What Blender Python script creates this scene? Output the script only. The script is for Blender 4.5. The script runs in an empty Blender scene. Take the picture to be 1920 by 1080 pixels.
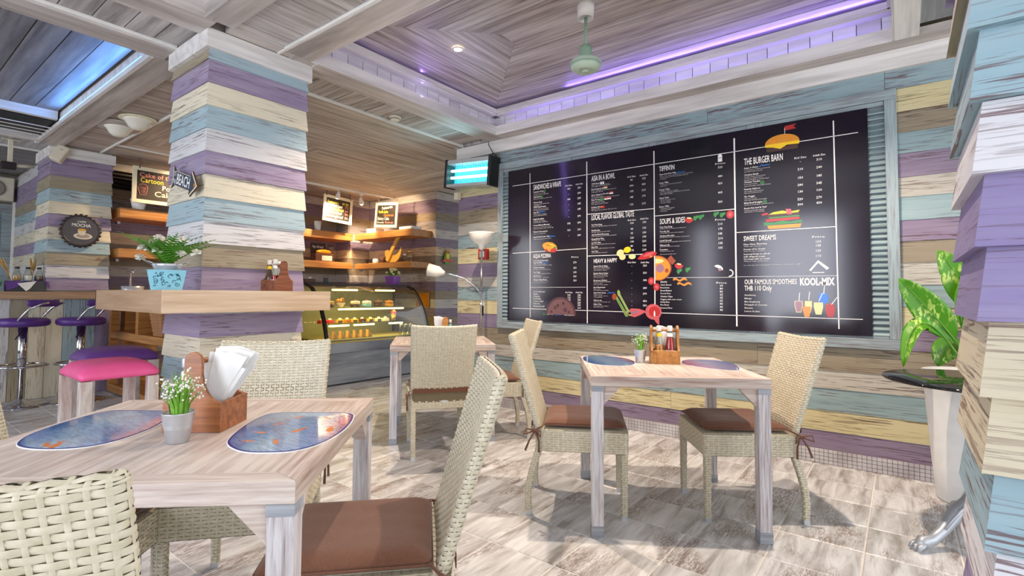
import bpy, bmesh, math, random
from mathutils import Vector, Matrix, Euler
R = math.radians
random.seed(7)
SC = bpy.context.scene
COL = SC.collection

# ---------------- camera, world, sun, big lights, exposure ----------------
def make_camera():
    yaw, pit, rol = R(37.2754), R(2.4633), R(.3771)
    d = Vector((math.cos(yaw)*math.cos(pit), math.sin(yaw)*math.cos(pit), math.sin(pit)))
    r = Vector((math.sin(yaw), -math.cos(yaw), 0)); u = r.cross(d)
    r2 = r*math.cos(rol)+u*math.sin(rol); u2 = -r*math.sin(rol)+u*math.cos(rol)
    cam = bpy.data.cameras.new('camera'); o = bpy.data.objects.new('camera', cam); COL.objects.link(o)
    m = Matrix((r2, u2, -d)).transposed().to_4x4(); m.translation = (0, 0, 1.14); o.matrix_world = m
    cam.sensor_width = 36; cam.lens = 958.8/1920*36; cam.shift_y = -(540-511.5)/1920
    cam.clip_start = .05; SC.camera = o
make_camera()
SC.view_settings.view_transform = 'Standard'; SC.view_settings.look = 'None'
SC.view_settings.gamma = 1; SC.view_settings.use_curve_mapping = False
SC.view_settings.exposure = 0.15
W = bpy.data.worlds.new('sky'); SC.world = W; W.use_nodes = True
bg = W.node_tree.nodes['Background']; bg.inputs[0].default_value = (.86, .93, 1, 1); bg.inputs[1].default_value = .9

def area(name, loc, target, sx, sy, power, col=(1, 1, 1), spread=180):
    l = bpy.data.lights.new(name, 'AREA'); l.shape = 'RECTANGLE'; l.size = sx; l.size_y = sy
    l.energy = power; l.color = col; l.spread = R(spread)
    o = bpy.data.objects.new(name, l); COL.objects.link(o); o.location = loc
    o.rotation_euler = (Vector(target)-Vector(loc)).to_track_quat('-Z', 'Y').to_euler(); return o
def spot(name, loc, target, power, col, ang=70, blend=.4, rad=.03):
    l = bpy.data.lights.new(name, 'SPOT'); l.energy = power; l.color = col; l.spot_size = R(ang); l.spot_blend = blend
    l.shadow_soft_size = rad; o = bpy.data.objects.new(name, l); COL.objects.link(o); o.location = loc
    o.rotation_euler = (Vector(target)-Vector(loc)).to_track_quat('-Z', 'Y').to_euler(); return o
# daylight through the two open sides of the cafe, plus one added fill
area('west_daylight_fill', (-2.6, 3.45, 1.5), (4, 3.45, 1.3), .8, 2.1, 46, (.84, .88, 1))
area('west_daylight_fill', (-2.6, 1.5, 1.5), (4, 1.5, 1.3), 1.3, 2.2, 88, (.84, .88, 1))
area('west_daylight_fill', (-2.6, 6.9, 1.6), (4, 7.2, 1.5), 2.4, 2.0, 95, (.9, .93, 1))  # soft fill added from the west to lift the dark bar end
area('daylight_south', (1.0, -2.6, 1.5), (1.4, 3, 1.2), 6, 2.6, 95, (.95, .97, 1))

# ---------------- helpers ----------------
def srgb(r, g, b):
    f = lambda c: (c/255/12.92) if c/255 <= .04045 else ((c/255+.055)/1.055)**2.4
    return (f(r), f(g), f(b), 1)
class NT:
    def __init__(s, name):
        s.m = bpy.data.materials.new(name); s.m.use_nodes = True; s.t = s.m.node_tree
        s.b = s.t.nodes['Principled BSDF']; s.out = s.t.nodes['Material Output']
    def n(s, typ, **kw):
        x = s.t.nodes.new(typ)
        for k, v in kw.items():
            if k.startswith('i_'):
                key = k[2:]; key = int(key) if key.isdigit() else key.replace('_', ' '); x.inputs[key].default_value = v
            else: setattr(x, k, v)
        return x
    def l(s, a, b): s.t.links.new(a, b)
    def coord(s, scale, rand=True, kind='Object'):
        tc = s.n('ShaderNodeTexCoord'); mp = s.n('ShaderNodeMapping'); mp.inputs['Scale'].default_value = scale
        src = tc.outputs[kind]
        if rand:
            oi = s.n('ShaderNodeObjectInfo'); mu = s.n('ShaderNodeMath', operation='MULTIPLY'); s.l(oi.outputs['Random'], mu.inputs[0]); mu.inputs[1].default_value = 83.
            ad = s.n('ShaderNodeVectorMath', operation='ADD'); s.l(src, ad.inputs[0]); s.l(mu.outputs[0], ad.inputs[1]); src = ad.outputs[0]
        s.l(src, mp.inputs['Vector']); return mp.outputs[0]
    def noise(s, vec, detail=3, scale=1, dist=0, rough=.5):
        x = s.n('ShaderNodeTexNoise', i_Scale=scale, i_Detail=detail, i_Distortion=dist, i_Roughness=rough); s.l(vec, x.inputs['Vector']); return x.outputs[0]
    def ramp(s, fac, stops):
        x = s.n('ShaderNodeValToRGB'); s.l(fac, x.inputs[0]); e = x.color_ramp.elements
        e[0].position, e[0].color = stops[0]; e[1].position, e[1].color = stops[-1]
        for p, c in stops[1:-1]: k = e.new(p); k.color = c
        return x.outputs[0]
    def step(s, fac, a, b): return s.ramp(fac, [(a, (0, 0, 0, 1)), (b, (1, 1, 1, 1))])
    def mix(s, fac, a, b, mode='MIX'):
        x = s.n('ShaderNodeMix', data_type='RGBA', blend_type=mode)
        for v, i in ((fac, 0), (a, 6), (b, 7)):
            if hasattr(v, 'links') or hasattr(v, 'is_linked'): s.l(v, x.inputs[i])
            else: x.inputs[i].default_value = v
        return x.outputs[2]
    def mul(s, a, b):
        x = s.n('ShaderNodeMath', operation='MULTIPLY'); s.l(a, x.inputs[0])
        if isinstance(b, float): x.inputs[1].default_value = b
        else: s.l(b, x.inputs[1])
        return x.outputs[0]
    def bump(s, h, st=.3, d=.002):
        x = s.n('ShaderNodeBump', i_Strength=st, i_Distance=d); s.l(h, x.inputs['Height']); s.l(x.outputs[0], s.b.inputs['Normal'])
def plain(name, col, rough=.5, metal=0, **kw):
    k = NT(name); k.b.inputs['Base Color'].default_value = col; k.b.inputs['Roughness'].default_value = rough; k.b.inputs['Metallic'].default_value = metal
    nz = k.noise(k.coord((14, 14, 14)), 2)
    k.l(k.mix(.12, col, k.ramp(nz, [(.3, (col[0]*.6, col[1]*.6, col[2]*.6, 1)), (.7, (min(1, col[0]*1.25), min(1, col[1]*1.25), min(1, col[2]*1.25), 1))])), k.b.inputs['Base Color'])
    for a, v in kw.items(): k.b.inputs[a.replace('_', ' ')].default_value = v
    return k.m
def emit(name, col, st):
    k = NT(name); k.b.inputs['Base Color'].default_value = col; k.b.inputs['Emission Color'].default_value = col; k.b.inputs['Emission Strength'].default_value = st; return k.m
def painted(name, col, crack, amt=.5, wash=.25, rough=.55, white=(.72, .72, .70, 1), fine=1.):
    """old painted timber: long thin cracks along local x showing the wood below"""
    k = NT(name)
    a = k.noise(k.coord((4.2*fine, 140*fine, 140*fine)), 5, 1, .35, .6)
    cl = k.noise(k.coord((1.6, 9, 9)), 2)
    m = k.mul(k.step(a, .635-.15*amt, .685-.15*amt), k.step(cl, .34, .56))
    big = k.noise(k.coord((3.2, 44, 44)), 4, 1, .8)
    m2 = k.mul(k.step(big, .65-.05*amt, .68-.05*amt), k.step(cl, .48, .58))
    g = k.noise(k.coord((2.5, 30, 30)), 3)
    c0 = k.mix(k.mul(k.step(g, .35, .75), float(wash)), col, white)
    g2 = k.noise(k.coord((1.2, 4, 4)), 2)
    c0 = k.mix(k.mul(k.step(g2, .35, .7), .22), c0, (col[0]*.62, col[1]*.62, col[2]*.62, 1))
    c1 = k.mix(k.mul(m, .85), c0, crack); c1 = k.mix(k.mul(m2, .8), c1, crack)
    k.l(c1, k.b.inputs['Base Color']); k.b.inputs['Roughness'].default_value = rough
    k.bump(c1, .35, .003); return k.m
def washed(name, dark, light, mid=.5, sc=(1.6, 26, 26), rough=.55, blot=.5):
    """lime-washed timber: brown grain under uneven white"""
    k = NT(name)
    a = k.noise(k.coord(sc), 4, 1, .3, .6); b = k.noise(k.coord((.9, 3.5, 3.5)), 2)
    mx = k.n('ShaderNodeMath', operation='ADD'); k.l(k.mul(a, 1-.5*blot), mx.inputs[0]); k.l(k.mul(b, .5*blot), mx.inputs[1])
    c = k.ramp(mx.outputs[0], [(mid-.16, dark), (mid+.13, light)])
    k.l(c, k.b.inputs['Base Color']); k.b.inputs['Roughness'].default_value = rough; k.bump(c, .15, .002); return k.m

CR = srgb(104, 72, 72)
PAINT = dict(
    purple=painted('purple_paint', srgb(148, 132, 164), srgb(100, 76, 92), .5, .22),
    cream=painted('cream_paint', srgb(226, 218, 194), srgb(120, 102, 84), .5, .12),
    blue=painted('light_blue_paint', srgb(160, 186, 196), srgb(104, 88, 92), .5, .15),
    white=painted('white_paint', srgb(214, 214, 216), srgb(112, 100, 98), .6, .0),
    olive=painted('olive_grey_paint', srgb(158, 148, 124), srgb(104, 76, 66), .5, .12))
WALLP = dict(
    purple=painted('wall_purple_paint', srgb(128, 112, 138), srgb(84, 56, 62), .55, .12),
    cream=painted('wall_yellow_cream_paint', srgb(206, 194, 150), srgb(92, 74, 52), .6, .1),
    blue=painted('wall_teal_blue_paint', srgb(138, 163, 168), srgb(84, 66, 64), .6, .12),
    white=painted('wall_grey_white_paint', srgb(186, 182, 172), srgb(96, 74, 64), .65, .0),
    olive=painted('wall_taupe_paint', srgb(142, 130, 108), srgb(82, 56, 48), .6, .1))
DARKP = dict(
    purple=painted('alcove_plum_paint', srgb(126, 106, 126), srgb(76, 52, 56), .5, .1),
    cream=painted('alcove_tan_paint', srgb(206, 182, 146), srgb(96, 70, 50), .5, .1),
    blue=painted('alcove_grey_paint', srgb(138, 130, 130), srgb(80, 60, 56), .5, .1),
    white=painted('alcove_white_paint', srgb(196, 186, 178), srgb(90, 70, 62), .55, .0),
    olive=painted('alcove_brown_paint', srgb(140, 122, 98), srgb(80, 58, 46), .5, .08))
M = dict(
    header=painted('header_blue_paint', srgb(140, 166, 174), srgb(96, 66, 70), .9, .1),
    frame=washed('weathered_blue_frame', srgb(106, 92, 94), srgb(152, 170, 176), .44, (5, 90, 90)),
    slat=washed('louvre_blue', srgb(112, 128, 134), srgb(156, 178, 184), .5, (3, 60, 60)),
    ceil_a=washed('coffer_board', srgb(124, 108, 102), srgb(204, 198, 192), .5, (1.3, 24, 24)),
    ceil_b=washed('grey_coffer_board', srgb(96, 92, 92), srgb(150, 146, 144), .5, (1.1, 16, 16)),
    ceil_c=washed('brown_alcove_board', srgb(134, 118, 108), srgb(204, 197, 188), .5, (1.3, 24, 24)),
    strip=washed('pale_grey_board', srgb(128, 122, 122), srgb(206, 202, 200), .49, (1.2, 16, 16)),
    beam=washed('beam_timber', srgb(150, 142, 138), srgb(208, 202, 198), .48, (1.0, 12, 12)),
    trimw=washed('white_trim', srgb(186, 182, 180), srgb(232, 230, 228), .46, (1.2, 14, 14)),
    batten=plain('white_batten', srgb(232, 230, 226), .5),
    tabletop=washed('table_limewash', srgb(150, 120, 108), srgb(214, 204, 196), .46, (3.5, 60, 60), .5, .7), tabletop_across=washed('table_limewash_across', srgb(150, 124, 112), srgb(212, 202, 194), .46, (60, 3.5, 60), .42, .8),
    tableleg=washed('table_leg_whitewash', srgb(116, 86, 84), srgb(208, 206, 210), .41, (5, 100, 100), .5, .4),
    tablegrey=washed('table_leg_grey', srgb(120, 124, 134), srgb(168, 174, 182), .5, (3, 40, 40)),
    oak=washed('pale_oak', srgb(196, 166, 134), srgb(222, 198, 170), .5, (2, 40, 40), .45, .3),
    oak2=washed('mid_oak', srgb(160, 126, 94), srgb(182, 150, 118), .5, (2, 40, 40), .45, .3),
    honey=washed('honey_wood', srgb(150, 96, 46), srgb(196, 138, 76), .5, (2, 34, 34), .4, .3),
    teak=washed('teak', srgb(120, 68, 38), srgb(176, 112, 68), .5, (3, 46, 46), .38, .3),
    walnut=washed('dark_teak', srgb(98, 54, 34), srgb(150, 96, 70), .5, (3, 46, 46), .4, .3),
    casebase=washed('grey_wash_case', srgb(92, 94, 102), srgb(150, 156, 164), .5, (1.1, 9, 9)),
    dark=plain('dark_metal', srgb(52, 42, 38), .35, .6),
    black=plain('black_plastic', srgb(24, 24, 26), .4),
    chrome=plain('chrome', srgb(205, 205, 210), .12, 1),
    zinc=plain('galvanised_zinc', srgb(206, 210, 216), .32, .55),
    silver=plain('silver_paint', srgb(176, 182, 190), .42, .5),
    whitep=plain('white_plastic', srgb(228, 226, 220), .4),
    ivory=plain('ivory_plastic', srgb(214, 206, 186), .5),
    potw=plain('white_planter_glaze', srgb(226, 228, 228), .7),
    mint=plain('mint_enamel', srgb(176, 196, 178), .35),
    mintd=plain('mint_enamel_shade', srgb(140, 168, 146), .35),
    pink=plain('pink_vinyl', srgb(238, 92, 150), .38), vio=plain('violet_vinyl', srgb(84, 44, 128), .4),
    vio2=plain('purple_vinyl', srgb(104, 62, 138), .42),
    red=plain('red_plastic', srgb(176, 36, 32), .4), bluep=plain('sky_blue_plastic', srgb(134, 196, 214), .4),
    purplepot=plain('purple_glaze', srgb(150, 86, 178), .3), lime=plain('lime_plastic', srgb(116, 190, 40), .4),
    teal=plain('teal_plastic', srgb(20, 130, 110), .4), paper=plain('paper_white', srgb(238, 238, 236), .7),
    foil=plain('ketchup', srgb(176, 24, 16), .15), mustard=plain('mustard', srgb(196, 120, 20), .2),
    yellow=plain('label_yellow', srgb(240, 200, 30), .5), brown=plain('chocolate', srgb(84, 50, 32), .5),
    cakey=plain('sponge', srgb(214, 160, 60), .7), cream=plain('cream_icing', srgb(236, 226, 196), .5),
    redf=plain('red_icing', srgb(214, 60, 34), .4), board=plain('chalkboard', srgb(46, 36, 30), .6),
    straw=plain('dry_wheat', srgb(196, 156, 92), .8), wick=plain('wicker_basket', srgb(176, 126, 86), .7),
    soil=plain('soil', srgb(50, 38, 28), .9), stem=plain('green_stem', srgb(96, 150, 50), .5),
    violetcloth=plain('violet_cloth', srgb(104, 66, 150), .8), slate=plain('slate_grey', srgb(74, 78, 80), .7),
    petal=plain('white_petal', srgb(238, 236, 226), .6), petalp=plain('blush_petal', srgb(226, 196, 176), .6),
    leafd=plain('fern_green', srgb(78, 140, 34), .5), leafl=plain('grass_green', srgb(118, 176, 58), .5),
    knifey=plain('yellow_wood', srgb(226, 176, 76), .5), globe=plain('opal_glass', srgb(236, 232, 220), .25),
    cord=plain('jute_cord', srgb(110, 86, 64), .8), cordb=plain('black_cord', srgb(22, 20, 20), .5),
    white_l=plain('white_lettering', srgb(236, 236, 236), .5))
def cushion_mat():
    k = NT('brown_canvas'); c = srgb(104, 66, 46)
    n1 = k.noise(k.coord((160, 160, 160), False), 2)
    k.l(k.mix(.25, c, k.ramp(n1, [(.3, srgb(86, 50, 34)), (.7, srgb(132, 82, 58))])), k.b.inputs['Base Color']); k.b.inputs['Roughness'].default_value = .85
    k.b.inputs['Sheen Weight'].default_value = .2; n2 = k.noise(k.coord((9, 9, 9)), 3); k.bump(n2, .35, .01); return k.m
def cane_mat(name, a, b):
    k = NT(name); n1 = k.noise(k.coord((60, 60, 60), False), 3)
    k.l(k.ramp(n1, [(.3, a), (.7, b)]), k.b.inputs['Base Color']); k.b.inputs['Roughness'].default_value = .42; return k.m
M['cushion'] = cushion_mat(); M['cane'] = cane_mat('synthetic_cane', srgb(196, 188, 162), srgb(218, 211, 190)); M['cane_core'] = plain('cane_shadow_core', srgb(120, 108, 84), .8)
def glass(name, tint=(1, 1, 1, 1), f=.07):
    k = NT(name); k.t.nodes.remove(k.b); tr = k.n('ShaderNodeBsdfTransparent'); tr.inputs[0].default_value = tint
    gl = k.n('ShaderNodeBsdfGlossy'); gl.inputs['Roughness'].default_value = .03; fr = k.n('ShaderNodeFresnel', i_IOR=1.45); mx = k.n('ShaderNodeMixShader')
    ad = k.n('ShaderNodeMath', operation='MULTIPLY_ADD'); k.l(fr.outputs[0], ad.inputs[0]); ad.inputs[1].default_value = .2; ad.inputs[2].default_value = f*.3
    k.l(ad.outputs[0], mx.inputs[0]); k.l(tr.outputs[0], mx.inputs[1]); k.l(gl.outputs[0], mx.inputs[2]); k.l(mx.outputs[0], k.out.inputs[0]); return k.m
M['glass'] = glass('clear_glass'); M['glassg'] = glass('greenish_glass', (.93, .96, .86, 1)); M['bottleg'] = glass('bottle_glass', (.86, .88, .82, 1), .2)
def board_mat():
    k = NT('black_gloss_board'); n1 = k.noise(k.coord((.9, .9, .9), False), 2)
    k.l(k.ramp(n1, [(.4, srgb(18, 15, 26)), (.62, srgb(34, 25, 40))]), k.b.inputs['Base Color']); k.b.inputs['Roughness'].default_value = .13; return k.m
M['menu'] = board_mat()
M['blackglass'] = plain('black_glass', (.008, .008, .009, 1), .04)
def tile_mat():
    k = NT('floor_tile_limewash')
    g = k.noise(k.coord((2.4, 16, 1)), 4, 1, .6, .6); b = k.noise(k.coord((2.2, 5, 1)), 3, 1, .8)
    base = k.ramp(g, [(.3, srgb(144, 140, 136)), (.46, srgb(190, 190, 190)), (.64, srgb(220, 221, 223))])
    sp = k.noise(k.coord((26, 120, 1)), 5, 1, .4, .8); wear = k.mul(k.step(sp, .46, .53), k.step(b, .47, .62))
    base = k.mix(k.mul(wear, .68), base, srgb(110, 80, 66))
    k.l(base, k.b.inputs['Base Color']); k.b.inputs['Roughness'].default_value = .34; k.bump(base, .1, .002); return k.m
M['tile'] = tile_mat(); M['grout'] = plain('grout', srgb(226, 222, 214), .8)
def mosaic_mat():
    k = NT('mosaic_tile'); n1 = k.noise(k.coord((4, 4, 4), False), 3); k.l(k.ramp(n1, [(.35, srgb(160, 156, 160)), (.65, srgb(206, 206, 210))]), k.b.inputs['Base Color']); k.b.inputs['Roughness'].default_value = .35; return k.m
M['mosaic'] = mosaic_mat(); M['mosaicg'] = plain('mosaic_grout', srgb(124, 84, 84), .8)
def mat_print(a, b, c):
    """printed surfboard placemat: blue water fading to pink sand, under a gloss laminate"""
    k = NT('placemat_print'); tc = k.n('ShaderNodeTexCoord'); sx = k.n('ShaderNodeSeparateXYZ'); k.l(tc.outputs['Generated'], sx.inputs[0])
    n1 = k.noise(k.coord((9, 9, 9), False), 3); ad = k.n('ShaderNodeMath', operation='MULTIPLY_ADD'); k.l(n1, ad.inputs[0]); ad.inputs[1].default_value = .25
    gx = k.n('ShaderNodeMath', operation='MULTIPLY_ADD'); k.l(sx.outputs[0], gx.inputs[0]); gx.inputs[1].default_value = .8; gx.inputs[2].default_value = .40
    gy = k.n('ShaderNodeMath', operation='MULTIPLY_ADD'); k.l(sx.outputs[1], gy.inputs[0]); gy.inputs[1].default_value = -.8; k.l(gx.outputs[0], gy.inputs[2]); k.l(gy.outputs[0], ad.inputs[2])
    col = k.ramp(ad.outputs[0], [(.12, a), (.45, b), (.8, (b[0]*.9, b[1]*.8, b[2]*1.0, 1)), (1., c)])
    lines = k.n('ShaderNodeTexWave', i_Scale=26., i_Distortion=0., bands_direction='Y'); k.l(k.coord((1, 1, 1), False), lines.inputs['Vector'])
    wn = k.noise(k.coord((90, 20, 20), False), 1)
    tx = k.mul(k.mul(k.step(lines.outputs[0], .7, .75), k.step(wn, .5, .52)), .55)
    k.l(k.mix(tx, col, srgb(50, 50, 80)), k.b.inputs['Base Color']); k.b.inputs['Roughness'].default_value = .08; k.b.inputs['Coat Weight'].default_value = .6; return k.m
M['print'] = mat_print(srgb(16, 96, 170), srgb(150, 184, 214), srgb(226, 140, 140))
M['print2'] = mat_print(srgb(222, 140, 168), srgb(170, 170, 206), srgb(40, 130, 190))
M['navy'] = plain('navy_border', srgb(36, 50, 130), .15); M['fishor'] = plain('orange_fish_print', srgb(206, 120, 60), .2)
def leaf_mat():
    k = NT('variegated_leaf'); n1 = k.noise(k.coord((26, 60, 26), False), 3, 1, .5); n2 = k.noise(k.coord((6, 6, 6), False), 2)
    c = k.mix(k.mul(k.step(n1, .50, .58), k.step(n2, .46, .60)), srgb(66, 140, 16), srgb(190, 214, 110)); k.l(c, k.b.inputs['Base Color'])
    k.b.inputs['Roughness'].default_value = .4; k.b.inputs['Transmission Weight'].default_value = 0.0; k.b.inputs['Subsurface Weight'].default_value = .08; return k.m
M['vleaf'] = leaf_mat()

class MB:
    def __init__(s): s.v = []; s.f = []; s.mi = []; s.sm = []; s.T = None
    def add(s, vs, fs, mi=0, sm=False):
        b = len(s.v); s.v += [tuple(s.T @ Vector(p)) if s.T else tuple(p) for p in vs]
        s.f += [tuple(b+i for i in f) for f in fs]; s.mi += [mi]*len(fs); s.sm += [sm]*len(fs); return s
    def box(s, x0, x1, y0, y1, z0, z1, mi=0):
        return s.add([(x0, y0, z0), (x1, y0, z0), (x1, y1, z0), (x0, y1, z0), (x0, y0, z1), (x1, y0, z1), (x1, y1, z1), (x0, y1, z1)],
                     [(0, 3, 2, 1), (4, 5, 6, 7), (0, 1, 5, 4), (1, 2, 6, 5), (2, 3, 7, 6), (3, 0, 4, 7)], mi)
    def lathe(s, prof, n=24, c=(0, 0, 0), mi=0, cap=True, axis='z', ph=0):
        vs = []; 
        for r, z in prof:
            for i in range(n):
                a = 2*math.pi*i/n+ph; vs.append((c[0]+r*math.cos(a), c[1]+r*math.sin(a), c[2]+z) if axis == 'z' else ((c[0]+z, c[1]+r*math.cos(a), c[2]+r*math.sin(a)) if axis == 'x' else (c[0]+r*math.sin(a), c[1]+z, c[2]+r*math.cos(a))))
        fs = [(k*n+i, k*n+(i+1) % n, (k+1)*n+(i+1) % n, (k+1)*n+i) for k in range(len(prof)-1) for i in range(n)]
        if cap:
            fs.append(tuple(reversed(range(n)))); fs.append(tuple((len(prof)-1)*n+i for i in range(n)))
        return s.add(vs, fs, mi, True)
    def tube(s, pts, r, n=8, mi=0):
        pts = [Vector(p) for p in pts]; rs = r if isinstance(r, (list, tuple)) else [r]*len(pts); vs = []
        up = None
        for i, p in enumerate(pts):
            t = (pts[min(i+1, len(pts)-1)]-pts[max(i-1, 0)]).normalized()
            if up is None: up = t.orthogonal().normalized()
            up = (up-t*up.dot(t)).normalized(); w = t.cross(up)
            for k in range(n):
                a = 2*math.pi*k/n; vs.append(p+(up*math.cos(a)+w*math.sin(a))*rs[i])
        fs = [(j*n+i, j*n+(i+1) % n, (j+1)*n+(i+1) % n, (j+1)*n+i) for j in range(len(pts)-1) for i in range(n)]
        fs += [tuple(reversed(range(n))), tuple((len(pts)-1)*n+i for i in range(n))]
        return s.add(vs, fs, mi, True)
    def prism(s, poly, z0, z1, mi=0, sm=False):
        n = len(poly); vs = [(x, y, z0) for x, y in poly]+[(x, y, z1) for x, y in poly]
        return s.add(vs, [tuple(reversed(range(n))), tuple(range(n, 2*n))]+[(i, (i+1) % n, n+(i+1) % n, n+i) for i in range(n)], mi, sm)
    def sphere(s, c, r, n=12, m=7, mi=0):
        rx, ry, rz = r if isinstance(r, tuple) else (r, r, r); vs = [(c[0], c[1], c[2]-rz)]
        for k in range(1, m):
            t = math.pi*k/m-math.pi/2
            for i in range(n): a = 2*math.pi*i/n; vs.append((c[0]+rx*math.cos(t)*math.cos(a), c[1]+ry*math.cos(t)*math.sin(a), c[2]+rz*math.sin(t)))
        vs.append((c[0], c[1], c[2]+rz)); L = len(vs)-1
        fs = [(0, 1+(i+1) % n, 1+i) for i in range(n)]+[(L, L-n+i, L-n+(i+1) % n) for i in range(n)]
        fs += [(1+k*n+i, 1+k*n+(i+1) % n, 1+(k+1)*n+(i+1) % n, 1+(k+1)*n+i) for k in range(m-2) for i in range(n)]
        return s.add(vs, fs, mi, True)
    def mesh(s, name, mats):
        me = bpy.data.meshes.new(name); me.from_pydata(s.v, [], s.f)
        me.polygons.foreach_set('material_index', s.mi); me.polygons.foreach_set('use_smooth', s.sm)
        for m in (mats if isinstance(mats, (list, tuple)) else [mats]): me.materials.append(m)
        me.update(); return me
def obj(name, me, parent=None, loc=None, rz=0, kind=None, mats=None):
    if isinstance(me, MB): me = me.mesh(name, mats)
    o = bpy.data.objects.new(name, me); COL.objects.link(o)
    if loc: o.location = loc
    if rz: o.rotation_euler = (0, 0, rz)
    if parent: o.parent = parent
    if kind: o['kind'] = kind
    return o
def tag(o, label, cat, group=None):
    o['label'] = label; o['category'] = cat
    if group: o['group'] = group
    return o
def thing(name, label, cat, loc=(0, 0, 0), rz=0, group=None):
    o = bpy.data.objects.new(name, None); COL.objects.link(o); o.location = loc; o.rotation_euler = (0, 0, rz); o.empty_display_size = .1
    return tag(o, label, cat, group)
def dup(root, loc, rz, label, group=None):
    def cp(o, par):
        c = o.copy(); COL.objects.link(c)
        if par: c.parent = par
        for ch in o.children: cp(ch, c)
        return c
    r = cp(root, None); r.location = loc; r.rotation_euler = (0, 0, rz); r['label'] = label
    if group: r['group'] = group
    return r
def bev(o, w=.003, seg=2):
    m = o.modifiers.new('bevel', 'BEVEL'); m.width = w; m.segments = seg; m.limit_method = 'ANGLE'; m.angle_limit = R(40); return o
def sub(o, n=1):
    m = o.modifiers.new('subsurf', 'SUBSURF'); m.levels = n; m.render_levels = n; return o
_fid = 0
def text_mesh(items, name, mat, parent, extra=0.0, split=False, kind=None):
    """items: (string, matrix, width|None, height, bold, align); one mesh of flat lettering"""
    obs = []
    for s, mtx, w, h, bold, al in items:
        cu = bpy.data.curves.new('t', 'FONT'); cu.body = s; cu.size = 1; cu.align_x = al; cu.offset = bold; cu.resolution_u = 2 if h > .03 else 1; cu.fill_mode = 'FRONT'
        o = bpy.data.objects.new('t', cu); COL.objects.link(o); obs.append(o)
    bpy.context.view_layer.update(); dg = bpy.context.evaluated_depsgraph_get(); mb = MB()
    for o, (s, mtx, w, h, bold, al) in zip(obs, items):
        e = o.evaluated_get(dg); me = e.to_mesh(); k = h/.7
        sx = (w/max(o.dimensions.x, .01)) if w else k
        mb.add([mtx @ Vector((v.co.x*sx, v.co.y*k, extra)) for v in me.vertices], [tuple(p.vertices) for p in me.polygons]); e.to_mesh_clear()
        if split: obj(name, mb, parent, mats=mat); mb = MB()
    for o in obs: c = o.data; bpy.data.objects.remove(o); bpy.data.curves.remove(c)
    return None if split else obj(name, mb, parent, mats=mat, kind=kind)
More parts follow.
